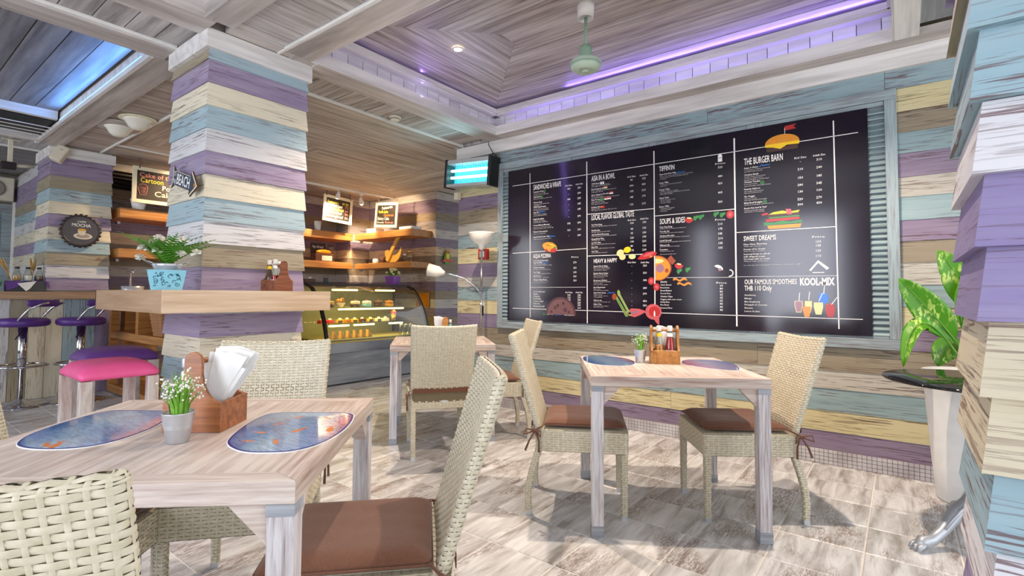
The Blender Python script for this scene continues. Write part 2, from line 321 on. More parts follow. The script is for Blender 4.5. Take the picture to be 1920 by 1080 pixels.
MENU=[('h', 'SANDWICHES & WRAPS', 0.312, 2.168, 0.317, 0.046),
('b', 'Shawarma Wrap', 0.312, 2.14, 0.118, 0.012),
('b', 'Cuba Burrito', 0.313, 2.089, 0.092, 0.012),
('b', 'Cheese Dogs', 0.313, 2.036, 0.1, 0.012),
('b', 'Grilled Veg Focaccia', 0.313, 1.99, 0.144, 0.012),
('b', 'Aqua TLC', 0.314, 1.937, 0.07, 0.012),
('b', 'English Breakfast', 0.314, 1.871, 0.122, 0.012),
('b', 'Croque Madame/Monsieur', 0.314, 1.812, 0.19, 0.011),
('b', 'Western Tuna sandwich', 0.315, 1.748, 0.164, 0.011),
('b', 'Aqua Double Decker Club', 0.315, 1.697, 0.185, 0.011),
('s', 'Chicken strips, lettuce, tomato', 0.312, 2.124, 0.144, 0.006),
('s', 'and garlic sauce in a soft tortilla', 0.313, 2.111, 0.173, 0.006),
('s', 'Pulled beef, black beans, rice and salsa rolled', 0.313, 2.073, 0.211, 0.006),
('s', 'Two grilled sausages, cheddar cheese', 0.313, 2.02, 0.186, 0.006),
('s', 'and mustard', 0.313, 2.007, 0.07, 0.006),
('s', 'Zucchini, bell pepper and pesto', 0.313, 1.974, 0.173, 0.005),
('s', 'with mozzarella on focaccia bread', 0.313, 1.96, 0.173, 0.006),
('s', 'Tomato, lettuce, cucumber', 0.314, 1.921, 0.151, 0.006),
('s', 'served in wholewheat bread', 0.314, 1.908, 0.156, 0.006),
('s', 'Fried eggs, bacon, sausage', 0.314, 1.855, 0.139, 0.006),
('s', 'baked beans and toast', 0.314, 1.842, 0.165, 0.006),
('s', 'Ham and cheese on white toast with bechamel', 0.314, 1.796, 0.207, 0.005),
('s', 'sauce and salad, with a fried egg', 0.314, 1.782, 0.228, 0.006),
('s', 'Tuna, onion, mayonnaise', 0.315, 1.732, 0.143, 0.005),
('s', 'Chicken, bacon, egg, cheese and tomato', 0.315, 1.679, 0.206, 0.006),
('p', 'Kid Size', 0.714, 2.165, 0, 0.022),
('p', '180', 0.714, 2.132, 0, 0.022),
('p', '-', 0.714, 2.083, 0, 0.022),
('p', '180', 0.714, 2.034, 0, 0.022),
('p', '-', 0.714, 1.984, 0, 0.022),
('p', '-', 0.714, 1.935, 0, 0.022),
('p', '-', 0.715, 1.871, 0, 0.022),
('p', '195', 0.715, 1.807, 0, 0.022),
('p', '120', 0.715, 1.745, 0, 0.022),
('p', '-', 0.715, 1.695, 0, 0.022),
('p', 'Adult Size', 0.825, 2.165, 0, 0.022),
('p', '250', 0.825, 2.13, 0, 0.022),
('p', '270', 0.825, 2.081, 0, 0.022),
('p', '230', 0.825, 2.033, 0, 0.022),
('p', '245', 0.825, 1.983, 0, 0.022),
('p', '245', 0.825, 1.933, 0, 0.022),
('p', '270', 0.825, 1.868, 0, 0.022),
('p', '290', 0.825, 1.807, 0, 0.022),
('p', '210', 0.825, 1.744, 0, 0.022),
('p', '260', 0.825, 1.692, 0, 0.022),
('h', 'AQUA PIZZERIA', 0.316, 1.499, 0.203, 0.035),
('b', 'Post Song Specials:', 0.316, 1.466, 0.173, 0.012),
('b', 'Aqua Brazilian', 0.316, 1.447, 0.105, 0.012),
('b', 'Turkish Lahmacun', 0.317, 1.398, 0.129, 0.012),
('b', 'Very Vegan', 0.317, 1.355, 0.08, 0.011),
('b', 'Pad Kra Pao', 0.317, 1.317, 0.087, 0.012),
('b', 'Chicken Tikka Masala', 0.317, 1.281, 0.155, 0.012),
('s', 'Tomato sauce, mozzarella', 0.316, 1.434, 0.139, 0.006),
('s', 'pepperoni, egg, bacon and onion rings', 0.317, 1.424, 0.209, 0.006),
('s', 'Minced lamb and red onion sauce', 0.317, 1.382, 0.197, 0.006),
('s', 'Tomato, mixed vegetables and herbs', 0.317, 1.343, 0.201, 0.006),
('s', 'Minced pork, chilli, basil', 0.317, 1.306, 0.172, 0.005),
('s', 'Tandoori chicken, onion', 0.317, 1.27, 0.177, 0.005),
('s', 'and mozzarella cheese', 0.317, 1.257, 0.151, 0.005),
('p', 'Price', 0.781, 1.493, 0, 0.022),
('p', '270', 0.781, 1.442, 0, 0.022),
('p', '320', 0.781, 1.392, 0, 0.022),
('p', '295', 0.781, 1.351, 0, 0.022),
('p', '320', 0.781, 1.314, 0, 0.022),
('p', '320', 0.781, 1.276, 0, 0.022),
('b', 'Go Traditional:', 0.318, 1.166, 0.134, 0.011),
('b', 'Regina', 0.318, 1.144, 0.051, 0.012),
('b', 'Margarita', 0.318, 1.121, 0.072, 0.011),
('b', 'Parma Ham', 0.318, 1.098, 0.085, 0.012),
('b', '4 cheese delight', 0.319, 1.074, 0.116, 0.011),
('b', 'Pepperoni', 0.319, 1.051, 0.071, 0.011),
('b', 'Hawaiian Special', 0.319, 1.026, 0.125, 0.012),
('p', 'Kid Size', 0.718, 1.167, 0, 0.022),
('p', '140', 0.718, 1.141, 0, 0.022),
('p', '120', 0.718, 1.119, 0, 0.022),
('p', '190', 0.718, 1.096, 0, 0.022),
('p', '190', 0.718, 1.072, 0, 0.022),
('p', '210', 0.718, 1.049, 0, 0.022),
('p', '160', 0.718, 1.025, 0, 0.022),
('p', 'Adult Size', 0.826, 1.167, 0, 0.022),
('p', '240', 0.826, 1.141, 0, 0.022),
('p', '220', 0.826, 1.12, 0, 0.022),
('p', '280', 0.826, 1.097, 0, 0.022),
('p', '285', 0.826, 1.072, 0, 0.022),
('p', '280', 0.826, 1.05, 0, 0.022),
('p', '260', 0.826, 1.025, 0, 0.022),
('b', 'Halal Food', 0.465, 0.954, 0.08, 0.011),
('b', 'Aqua Signature', 0.666, 0.952, 0.111, 0.011),
('h', 'ASIA IN A BOWL', 0.953, 2.171, 0.231, 0.045),
('b', 'Chilli Ramen', 0.951, 2.141, 0.092, 0.011),
('b', 'Fiery Rogan Josh', 0.951, 2.09, 0.119, 0.012),
('b', 'Spicy Singapore Noodles', 0.951, 2.038, 0.177, 0.011),
('b', 'Nasi Goreng', 0.951, 1.993, 0.092, 0.012),
('b', 'Hokkien Mee', 0.951, 1.926, 0.094, 0.011),
('s', 'Egg noodles in rich broth with pork', 0.951, 2.129, 0.177, 0.005),
('s', 'soft egg and vegetables', 0.951, 2.117, 0.188, 0.006),
('s', 'Slow cooked lamb in red curry, basmati rice', 0.951, 2.077, 0.245, 0.006),
('s', 'and naan bread', 0.951, 2.065, 0.115, 0.006),
('s', 'Rice noodles, shrimp', 0.951, 2.025, 0.111, 0.006),
('s', 'stir fried with vegetables, egg and curry powder', 0.951, 2.013, 0.275, 0.006),
('s', 'Indonesian fried rice', 0.951, 1.98, 0.119, 0.006),
('s', 'with chicken satay', 0.951, 1.969, 0.134, 0.006),
('s', 'fried egg and prawn cracker', 0.951, 1.956, 0.169, 0.006),
('s', 'Braised noodles', 0.951, 1.913, 0.084, 0.006),
('s', 'with egg, pork and squid in dark soy sauce', 0.951, 1.9, 0.249, 0.006),
('p', 'Kid Size', 1.339, 2.164, 0, 0.022),
('p', '99', 1.339, 2.133, 0, 0.022),
('p', '300', 1.339, 2.084, 0, 0.022),
('p', '195', 1.339, 2.035, 0, 0.022),
('p', '145', 1.338, 1.985, 0, 0.022),
('p', '175', 1.338, 1.921, 0, 0.022),
('p', 'Adult Size', 1.45, 2.162, 0, 0.022),
('p', '125', 1.45, 2.133, 0, 0.022),
('p', '420', 1.449, 2.084, 0, 0.022),
('p', '210', 1.449, 2.034, 0, 0.022),
('p', '170', 1.449, 1.984, 0, 0.022),
('p', '210', 1.449, 1.92, 0, 0.022),
('h', 'LOCAL FLAVOR GLOBAL TASTE', 0.951, 1.817, 0.408, 0.046),
('b', 'Pad Thai Kung', 0.953, 1.766, 0.103, 0.012),
('b', 'Pad Kra Pao', 0.953, 1.716, 0.085, 0.012),
('b', 'Gai Pad Med Mamuang', 0.953, 1.678, 0.168, 0.011),
('b', 'Kaeng Kiew Wan', 0.953, 1.639, 0.122, 0.012),
('b', 'Lard Na Talay', 0.953, 1.605, 0.091, 0.011),
('b', 'Kao Pad', 0.953, 1.567, 0.059, 0.011),
('s', 'Stir fried noodles with shrimp, tofu and peanut', 0.953, 1.753, 0.248, 0.006),
('s', 'Stir fry with basil and chilli', 0.953, 1.703, 0.18, 0.006),
('s', 'Stir fried chicken with cashew nuts and vegetables', 0.953, 1.666, 0.244, 0.006),
('s', 'Thai green curry', 0.953, 1.628, 0.133, 0.005),
('s', 'Rice noodles with seafood in gravy', 0.953, 1.592, 0.232, 0.006),
('s', 'Fried rice with chicken or pork', 0.953, 1.556, 0.225, 0.006),
('p', 'Kid Size', 1.341, 1.788, 0, 0.022),
('p', '120', 1.341, 1.761, 0, 0.022),
('p', '95', 1.341, 1.71, 0, 0.022),
('p', '95', 1.341, 1.673, 0, 0.022),
('p', '120', 1.341, 1.635, 0, 0.022),
('p', '190', 1.341, 1.601, 0, 0.022),
('p', '80', 1.34, 1.564, 0, 0.022),
('p', 'Adult Size', 1.453, 1.791, 0, 0.022),
('p', '150', 1.453, 1.76, 0, 0.022),
('p', '120', 1.452, 1.712, 0, 0.022),
('p', '130', 1.452, 1.673, 0, 0.022),
('p', '170', 1.452, 1.637, 0, 0.022),
('p', '220', 1.452, 1.6, 0, 0.022),
('p', '110', 1.452, 1.562, 0, 0.022),
('b', 'Som Tam', 0.954, 1.528, 0.063, 0.011),
('s', 'Green papaya salad with peanut', 0.954, 1.518, 0.154, 0.005),
('p', '175', 1.342, 1.526, 0, 0.022),
('p', '210', 1.452, 1.527, 0, 0.022),
('h', 'HEAVY & HAPPY', 0.973, 1.43, 0.227, 0.033),
('b', 'Aussie Fish & Chips', 0.973, 1.394, 0.139, 0.011),
('b', 'English Fish & Chips', 0.973, 1.33, 0.142, 0.011),
('b', 'Rosemary Chicken', 0.973, 1.268, 0.132, 0.011),
('b', 'Beef Manhattan', 0.973, 1.206, 0.114, 0.01),
('b', 'Aqua Pork Chops', 0.973, 1.158, 0.121, 0.01),
('b', 'Salmon-up', 0.973, 1.092, 0.081, 0.01),
('b', 'Italian Trip', 0.973, 1.056, 0.077, 0.011),
('s', 'Beer battered fish fillet', 0.973, 1.384, 0.157, 0.005),
('s', 'with potato chips, lemon', 0.973, 1.372, 0.157, 0.005),
('s', 'and tartar sauce', 0.973, 1.36, 0.132, 0.005),
('s', 'Breaded fish fillet', 0.973, 1.32, 0.132, 0.005),
('s', 'with thick cut chips', 0.973, 1.308, 0.142, 0.005),
('s', 'and green peas', 0.973, 1.296, 0.106, 0.005),
('s', 'Roasted chicken leg with', 0.973, 1.257, 0.164, 0.006),
('s', 'mashed potato', 0.973, 1.244, 0.088, 0.005),
('s', 'and rosemary gravy', 0.973, 1.232, 0.142, 0.005),
('s', 'Beef steak', 0.973, 1.194, 0.066, 0.005),
('s', 'with mashed potato and gravy', 0.973, 1.182, 0.146, 0.005),
('s', 'Grilled pork chop', 0.973, 1.145, 0.088, 0.005),
('s', 'with apple sauce', 0.973, 1.133, 0.139, 0.005),
('s', 'and vegetables', 0.973, 1.121, 0.088, 0.005),
('s', 'Grilled salmon with mango salsa', 0.973, 1.08, 0.163, 0.005),
('s', 'Veal escalope with spaghetti', 0.973, 1.044, 0.146, 0.005),
('s', 'and tomato sauce', 0.973, 1.032, 0.095, 0.005),
('p', 'Kid Size', 1.339, 1.425, 0, 0.022),
('p', '-', 1.339, 1.394, 0, 0.022),
('p', '-', 1.339, 1.331, 0, 0.022),
('p', '-', 1.338, 1.272, 0, 0.022),
('p', '-', 1.338, 1.206, 0, 0.022),
('p', '-', 1.338, 1.155, 0, 0.022),
('p', '-', 1.338, 1.094, 0, 0.022),
('p', '-', 1.338, 1.057, 0, 0.022),
('p', 'Adult Size', 1.456, 1.421, 0, 0.022),
('p', '320', 1.456, 1.393, 0, 0.022),
('p', '320', 1.455, 1.332, 0, 0.022),
('p', '180', 1.455, 1.27, 0, 0.022),
('p', '280', 1.455, 1.205, 0, 0.022),
('p', '290', 1.454, 1.157, 0, 0.022),
('p', '450', 1.454, 1.095, 0, 0.022),
('p', '350', 1.454, 1.058, 0, 0.022),
('h', "TIFFIN'IN", 1.584, 2.172, 0.128, 0.038),
('b', 'Aqua Dak Dak Tiffin', 1.586, 2.139, 0.142, 0.01),
('b', 'Satay Tiffin', 1.585, 2.067, 0.077, 0.011),
('b', 'Kebab Tiffin', 1.585, 2.01, 0.085, 0.01),
('b', 'Salad Tiffin', 1.585, 1.94, 0.081, 0.011),
('b', 'Bento Tiffin', 1.584, 1.869, 0.081, 0.011),
('s', 'Chicken satay, prawn crackers, cheese sticks & fish fingers', 1.588, 2.125, 0.272, 0.005),
('s', '- Potato wedges, a noodle salad with mushroom', 1.588, 2.113, 0.235, 0.005),
('s', '- Fresh fruits', 1.588, 2.101, 0.056, 0.005),
('s', '- Chicken, beef, mixed pork & vegetables', 1.587, 2.055, 0.187, 0.005),
('s', '- Satay sauce', 1.587, 2.043, 0.06, 0.005),
('s', '- Shish chicken, lamb', 1.587, 1.998, 0.155, 0.005),
('s', 'Onion rings, hummus, tzatziki, pita bread & salad', 1.587, 1.986, 0.244, 0.006),
('s', '- Mint sauce & fruits', 1.587, 1.974, 0.109, 0.006),
('s', '- Greek salad & feta cheese', 1.586, 1.927, 0.133, 0.005),
('s', '- Tuna salad', 1.586, 1.915, 0.087, 0.005),
('s', '- Fruits salad', 1.586, 1.903, 0.093, 0.005),
('s', '- Chicken teriyaki', 1.586, 1.856, 0.123, 0.006),
('s', '- Tempura vegetables', 1.586, 1.845, 0.1, 0.005),
('s', '- Sushi platter', 1.586, 1.833, 0.067, 0.005),
('p', 'Price', 2.071, 2.167, 0, 0.022),
('p', '520', 2.071, 2.137, 0, 0.022),
('p', '480', 2.07, 2.067, 0, 0.022),
('p', '450', 2.069, 2.011, 0, 0.022),
('p', '405', 2.069, 1.94, 0, 0.022),
('p', '350', 2.068, 1.868, 0, 0.022),
('h', 'SOUPS & SIDES', 1.587, 1.731, 0.207, 0.041),
('b', 'Tom Yum Kung', 1.586, 1.699, 0.105, 0.011),
('b', 'Tom Ka Gai', 1.586, 1.663, 0.08, 0.01),
('s', 'Traditional Thai sour & spicy soup with prawns', 1.586, 1.688, 0.216, 0.005),
('s', 'Coconut milk soup with chicken & galangal', 1.586, 1.652, 0.196, 0.005),
('p', 'Price', 2.066, 1.731, 0, 0.022),
('p', '210', 2.066, 1.696, 0, 0.022),
('p', '175', 2.066, 1.659, 0, 0.022),
('p', '185', 2.065, 1.622, 0, 0.022),
('b', 'Chicken Noodles', 1.586, 1.626, 0.122, 0.011),
('b', 'Lentil Special', 1.586, 1.588, 0.096, 0.011),
('b', 'Wanton Up', 1.586, 1.55, 0.083, 0.011),
('b', 'Tomatino', 1.585, 1.514, 0.07, 0.01),
('s', 'Noodles with chunks of chicken, spring onion', 1.587, 1.616, 0.243, 0.005),
('s', 'Red lentil soup & vegetables with crispy bread', 1.587, 1.578, 0.249, 0.005),
('s', 'Clear broth with wonton dumplings', 1.587, 1.541, 0.161, 0.005),
('s', 'Traditional tomato soup', 1.587, 1.503, 0.115, 0.005),
('s', '*All soups served with bread*', 1.586, 1.478, 0.135, 0.005),
('p', '210', 2.067, 1.585, 0, 0.022),
('p', '135', 2.066, 1.548, 0, 0.022),
('p', '105', 2.066, 1.512, 0, 0.022),
('b', 'SIDES:', 1.589, 1.247, 0.058, 0.011),
('b', 'Garlic Bread', 1.589, 1.224, 0.089, 0.01),
('b', 'Bruschetta', 1.589, 1.201, 0.074, 0.01),
('b', 'Bread Basket', 1.589, 1.177, 0.093, 0.011),
('b', 'French Fries', 1.589, 1.154, 0.084, 0.01),
('b', 'Chunky Chips', 1.588, 1.129, 0.101, 0.011),
('b', 'Veggies with sour cream', 1.588, 1.106, 0.176, 0.01),
('b', 'Sticky Rice', 1.588, 1.084, 0.076, 0.01),
('b', 'Rice Berry', 1.588, 1.061, 0.071, 0.01),
('b', 'Steamed Rice', 1.588, 1.036, 0.099, 0.01),
('p', 'Price', 2.07, 1.244, 0, 0.022),
('p', '60', 2.07, 1.221, 0, 0.022),
('p', '80', 2.069, 1.198, 0, 0.022),
('p', '80', 2.069, 1.175, 0, 0.022),
('p', '65', 2.069, 1.152, 0, 0.022),
('p', '65', 2.069, 1.129, 0, 0.022),
('p', '65', 2.068, 1.105, 0, 0.022),
('p', '40', 2.068, 1.082, 0, 0.022),
('p', '40', 2.068, 1.058, 0, 0.022),
('p', '40', 2.068, 1.035, 0, 0.022),
('h', 'THE BURGER BARN', 2.243, 2.126, 0.261, 0.046),
('b', 'Aqua 3 Slider', 2.242, 2.096, 0.099, 0.01),
('b', 'Chicken Bunk', 2.242, 2.044, 0.099, 0.01),
('b', 'Chicken Tender', 2.241, 1.989, 0.111, 0.01),
('b', 'Hearty Salmon', 2.24, 1.936, 0.11, 0.01),
('b', 'Go Veggie', 2.24, 1.881, 0.076, 0.01),
('b', 'BBQ Beef Delight', 2.239, 1.832, 0.125, 0.01),
('b', 'Beach Hut Surf & Turf', 2.239, 1.792, 0.153, 0.01),
('s', '(3 mini burgers of chicken, pork & beef)', 2.243, 2.083, 0.175, 0.005),
('s', 'with different flavour bread)', 2.243, 2.07, 0.124, 0.005),
('s', '(Double decker chicken burger', 2.243, 2.031, 0.146, 0.005),
('s', 'with lettuce, pickles, cheese', 2.243, 2.019, 0.126, 0.005),
('s', '& yellow mustard on a potato bun)', 2.242, 2.006, 0.167, 0.006),
('s', '(Deep fried chicken', 2.242, 1.975, 0.09, 0.005),
('s', 'with honey mayo, lettuce and tomato)', 2.242, 1.961, 0.18, 0.005),
('s', '(Norwegian grilled salmon', 2.241, 1.921, 0.133, 0.005),
('s', 'with spinach and lettuce)', 2.241, 1.909, 0.119, 0.005),
('s', '(Chick pea burger', 2.241, 1.868, 0.087, 0.005),
('s', 'with mayo & basil potato patty)', 2.241, 1.855, 0.152, 0.006),
('s', '(Grilled beef with BBQ sauce and lettuce)', 2.24, 1.819, 0.197, 0.005),
('s', '(Grilled hamburger topped', 2.24, 1.778, 0.135, 0.005),
('s', 'with shrimp on a beef patty)', 2.24, 1.766, 0.137, 0.005),
('p', 'Kid Size', 2.615, 2.127, 0, 0.022),
('p', '-', 2.615, 2.098, 0, 0.022),
('p', '210', 2.614, 2.043, 0, 0.022),
('p', '150', 2.613, 1.982, 0, 0.022),
('p', '280', 2.612, 1.931, 0, 0.022),
('p', '130', 2.611, 1.883, 0, 0.022),
('p', '220', 2.61, 1.83, 0, 0.022),
('p', '300', 2.61, 1.792, 0, 0.022),
('p', 'Adult Size', 2.73, 2.127, 0, 0.022),
('p', '310', 2.73, 2.095, 0, 0.022),
('p', '240', 2.729, 2.041, 0, 0.022),
('p', '185', 2.728, 1.982, 0, 0.022),
('p', '345', 2.727, 1.93, 0, 0.022),
('p', '160', 2.726, 1.882, 0, 0.022),
('p', '270', 2.725, 1.83, 0, 0.022),
('p', '430', 2.725, 1.792, 0, 0.022),
('h', 'SWEET DREAMS', 2.233, 1.553, 0.218, 0.034),
('b', 'Khao Neao Mamuang', 2.232, 1.522, 0.158, 0.01),
('b', 'Scoops of Ice Cream', 2.232, 1.485, 0.146, 0.01),
('b', 'Seasonal Fruits in a Bowl', 2.232, 1.448, 0.176, 0.01),
('b', 'with whipped cream', 2.231, 1.43, 0.146, 0.01),
('b', 'Cro-toast with ice cream', 2.231, 1.412, 0.177, 0.01),
('s', 'Mango with sticky rice', 2.234, 1.509, 0.118, 0.005),
('s', 'Vanilla, chocolate or strawberry', 2.233, 1.473, 0.146, 0.005),
('s', 'Whipped cream, caramel sauce', 2.232, 1.398, 0.166, 0.006),
('s', 'For a wider range of ice creams please have a look at the ice cream menu at the counter', 2.232, 1.368, 0.375, 0.005),
('p', 'Price', 2.716, 1.557, 0, 0.022),
('p', '150', 2.715, 1.522, 0, 0.022),
('p', '135', 2.715, 1.495, 0, 0.022),
('p', '120', 2.714, 1.46, 0, 0.022),
('p', '110', 2.714, 1.423, 0, 0.022),
('h', 'OUR FAMOUS SMOOTHIES', 2.235, 1.23, 0.344, 0.033),
('h', 'THB 110 Only', 2.234, 1.183, 0.185, 0.034),
('b', 'Strawberry', 2.234, 1.144, 0.078, 0.01),
('b', 'Mango', 2.233, 1.119, 0.051, 0.01),
('b', 'Blue Raspberry', 2.233, 1.095, 0.106, 0.01),
('b', 'Pineapple & Coconut', 2.233, 1.073, 0.153, 0.01),
('b', 'Banana', 2.233, 1.049, 0.056, 0.01),
('b', 'Lemon & Lime', 2.232, 1.025, 0.104, 0.01),
('k', 'KOOL-MIX', 2.598, 1.221, 0.208, 0.043)]
RULES=[(0.269, 2.34, 0.281, 0.922, 0.012), (0.904, 2.359, 0.91, 0.889, 0.016), (1.54, 2.352, 1.542, 0.94, 0.016), (2.175, 2.344, 2.178, 0.914, 0.02), (2.818, 2.349, 2.826, 0.924, 0.014), (0.055, 2.239, 2.957, 2.241, 0.009), (0.061, 1.557, 0.899, 1.564, 0.009), (0.065, 1.006, 2.96, 0.993, 0.009), (0.91, 1.874, 1.538, 1.866, 0.009), (0.91, 1.495, 1.536, 1.488, 0.009), (1.547, 1.803, 2.171, 1.801, 0.009), (2.184, 1.621, 2.816, 1.618, 0.009), (0.286, 1.213, 0.893, 1.213, 0.005), (1.544, 1.29, 2.173, 1.283, 0.005), (2.184, 1.287, 2.82, 1.284, 0.004)]
PIC={'burgerTop': (2.5, 2.25), 'bigburger': (2.496, 1.696), 'wrap': (0.507, 1.598), 'pizza': (0.628, 1.013), 'bowl': (1.599, 1.366), 'potato': (1.278, 1.508), 'ribs': (1.48, 1.477), 'asp': (1.252, 1.049), 'meat1': (1.374, 0.997), 'meat2': (1.528, 0.997), 'tom1': (1.511, 1.262), 'tom2': (1.557, 1.213), 'tomA': (1.829, 1.757), 'tomB': (1.745, 1.392), 'redtom': (2.14, 1.763), 'leaf1': (2.038, 1.776), 'leaf2': (2.085, 1.768), 'leaf3': (1.925, 1.765), 'herb': (1.883, 1.761), 'herb2': (1.748, 1.341), 'herb3': (1.817, 1.352), 'bacon1': (1.752, 1.268), 'bacon2': (1.786, 1.233), 'mush': (2.05, 1.354), 'onion': (2.131, 1.316), 'logo': (2.712, 1.355), 'battery': (2.07, 2.209), 'halal1': (2.366, 1.979), 'halal2': (2.382, 1.835), 'aqua1': (2.378, 2.105), 'halalA': (0.443, 0.958), 'aquaA': (0.605, 0.957), 'sm1': (2.607, 1.074), 'sm2': (2.649, 1.06), 'sm3': (2.701, 1.076), 'sm4': (2.748, 1.055), 'smb': (2.724, 1.139), 'sm5': (2.66, 1.105), 'flag1': (1.06, 2.143), 'flag2': (1.092, 2.096), 'flag3': (1.149, 2.046), 'flag4': (1.055, 1.995), 'flag5': (1.097, 2.0), 'flag6': (1.128, 2.001), 'flag7': (1.065, 1.927), 'shaw': (0.444, 2.144), 'cuba': (0.413, 2.09), 'aq5': (1.759, 2.14), 'aq1': (0.414, 1.945), 'aq2': (0.525, 1.699), 'aq3': (0.447, 1.448), 'aq4': (1.142, 1.163)}
# ---------------- structure ----------------
_pc = {}
def plank_mesh(L, h, eb, et, m0, m1, depth, mat):
    key = (round(L, 3), round(h, 3), round(eb, 3), round(et, 3), m0, m1, round(depth, 3), mat.name)
    if key not in _pc:
        mb = MB(); b0 = -eb if m0 else 0; t0 = -et if m0 else 0; b1 = eb if m1 else 0; t1 = et if m1 else 0
        mb.add([(0, depth, 0), (L, depth, 0), (L, depth, h), (0, depth, h), (b0, -eb, 0), (L+b1, -eb, 0), (L+t1, -et, h), (t0, -et, h)],
               [(0, 1, 2, 3), (4, 7, 6, 5), (0, 4, 5, 1), (3, 2, 6, 7), (0, 3, 7, 4), (1, 5, 6, 2)])
        _pc[key] = mb.mesh('plank', mat)
    return _pc[key]
def plank(parent, p, ang, L, z0, z1, mat, eb=.022, et=.006, m0=0, m1=0, depth=.01, name='plank'):
    """lap board: starts at p, runs along ang, faces the right-hand side (local -y)"""
    j = random.uniform(-.0012, .0012)
    return obj(name, plank_mesh(L, z1-z0, eb, et, m0, m1, depth, mat), parent, (p[0], p[1], z0+j), ang)
def rows(edges, cols): return [(edges[i+1], edges[i], c) for i, c in enumerate(cols)]
def pillar(name, x0, x1, y0, y1, front, side, pal, zb=0.0, cap=(2.645, 2.76), label=None, ztop=2.575, pe=.016):
    core = obj(name, MB().box(x0+.001, x1-.001, y0+.001, y1-.001, 0, 2.9), kind='structure', mats=M['beam'])
    if label: core['label'] = label
    n = 0; z = cap[0]; nz = ztop
    while z > .03:
        lo = max(nz, .0)
        for (p, a, L, cols) in (((x0, y0), 0, x1-x0, front), ((x1, y0), R(90), y1-y0, front), ((x1, y1), R(180), x1-x0, side), ((x0, y1), R(270), y1-y0, side)):
            c = cols[n % len(cols)]
            plank(core, p, a, L, lo, z, pal[c], pe, .004, 1, 1)
        z = lo; nz = lo-.142; n += 1
    if cap:
        e = .03
        mb = MB(); mb.box(x0-e, x1+e, y0-e, y0, cap[0], cap[1]); mb.box(x0-e, x1+e, y1, y1+e, cap[0], cap[1]); mb.box(x0-e, x0, y0, y1, cap[0], cap[1]); mb.box(x1, x1+e, y0, y1, cap[0], cap[1])
        obj('cap_trim', mb, core, mats=M['trimw'])
    return core
fr1 = ['blue', 'purple', 'cream', 'blue', 'white', 'purple', 'cream', 'blue', 'white', 'olive', 'purple', 'white', 'purple', 'cream', 'blue', 'white', 'purple', 'cream', 'olive']
sd1 = ['olive']+fr1[1:]
pillar('pillar', 1.325, 1.962, 3.355, 3.9, fr1, sd1, PAINT, label='striped timber pillar wrapped by the oak shelf')
fr2 = ['purple', 'purple', 'olive', 'blue', 'cream', 'purple', 'cream', 'blue', 'olive', 'white', 'purple', 'olive', 'cream', 'blue', 'purple', 'white', 'olive', 'cream', 'blue']
pillar('pillar', 1.37, 1.91, 7.46, 8.05, fr2, fr2, PAINT, label='striped timber pillar standing behind the bar counter')
NP = dict(purple=painted('near_purple_paint', srgb(134, 122, 168), srgb(104, 74, 92), .55, .1), cream=painted('near_cream_paint', srgb(206, 196, 170), srgb(112, 84, 78), .8, .1),
          blue=painted('near_blue_paint', srgb(142, 172, 184), srgb(98, 68, 70), .6, .12), white=painted('near_white_paint', srgb(214, 214, 220), srgb(104, 72, 76), .7, 0), olive=painted('near_olive_paint', srgb(140, 130, 104), srgb(98, 70, 52), .5, .1))
fr3 = ['purple', 'cream', 'blue', 'white', 'olive', 'purple', 'olive', 'blue', 'blue', 'white', 'purple', 'purple', 'cream', 'cream', 'blue', 'white', 'purple', 'cream', 'blue']
pillar('pillar', 1.335, 1.818, -.80, -.137, fr3, fr3, NP, cap=(2.66, 2.76), ztop=2.657, pe=.024, label='striped timber pillar at the right edge, nearest the camera')

# menu wall (east side), planked
wr = obj('wall_right', MB().box(4.14, 4.3, -3, 3.9, 0, 2.9), kind='structure', mats=WALLP['olive'])
AW = R(-90)   # boards facing -x run towards -y
def wall_y(parent, X, ya, yb, rws, pal):      # face -x, from ya (far) to yb (near)
    for z0, z1, c in rws:
        y = ya
        while y > yb+.01:
            L = min(y-yb, random.uniform(2.2, 3.4));
            if y-L-yb < .5: L = y-yb
            plank(parent, (X, y), AW, L-.002, z0, z1, pal[c], .012, .007, 0, 0, .004); y -= L
def wall_x(parent, Y, xa, xb, rws, pal):      # face -y
    for z0, z1, c in rws:
        x = xa
        while x < xb-.01:
            L = min(xb-x, random.uniform(2.2, 3.4))
            if xb-x-L < .5: L = xb-x
            plank(parent, (x, Y), 0, L-.002, z0, z1, pal[c], .012, .007, 0, 0, .004); x += L
wall_y(wr, 4.14, 3.895, 3.29, rows([2.49, 2.335, 2.208, 2.06, 1.911, 1.787, 1.639, 1.475, 1.328, 1.22, 1.08, .94, .80], ['cream', 'cream', 'purple', 'olive', 'white', 'blue', 'cream', 'purple', 'white', 'blue', 'cream', 'purple']), WALLP)
wall_y(wr, 4.14, .02, -2.9, rows([2.499, 2.345, 2.205, 2.07, 1.915, 1.785, 1.636, 1.5, 1.36, 1.22, 1.08, .94, .80], ['cream', 'olive', 'blue', 'purple', 'white', 'blue', 'purple', 'olive', 'white', 'blue', 'cream', 'purple']), WALLP)
wall_y(wr, 4.14, 3.895, -2.9, rows([.80, .637, .513, .361, .223, .1], ['olive', 'white', 'blue', 'cream', 'purple']), WALLP)
for y0, y1 in ((3.34, 1.2), (1.198, .06), (.058, -2.9)):
    plank(wr, (4.14, y0), AW, y0-y1, 2.497, 2.625, M['header'], .014, .012, 0, 0, .004)
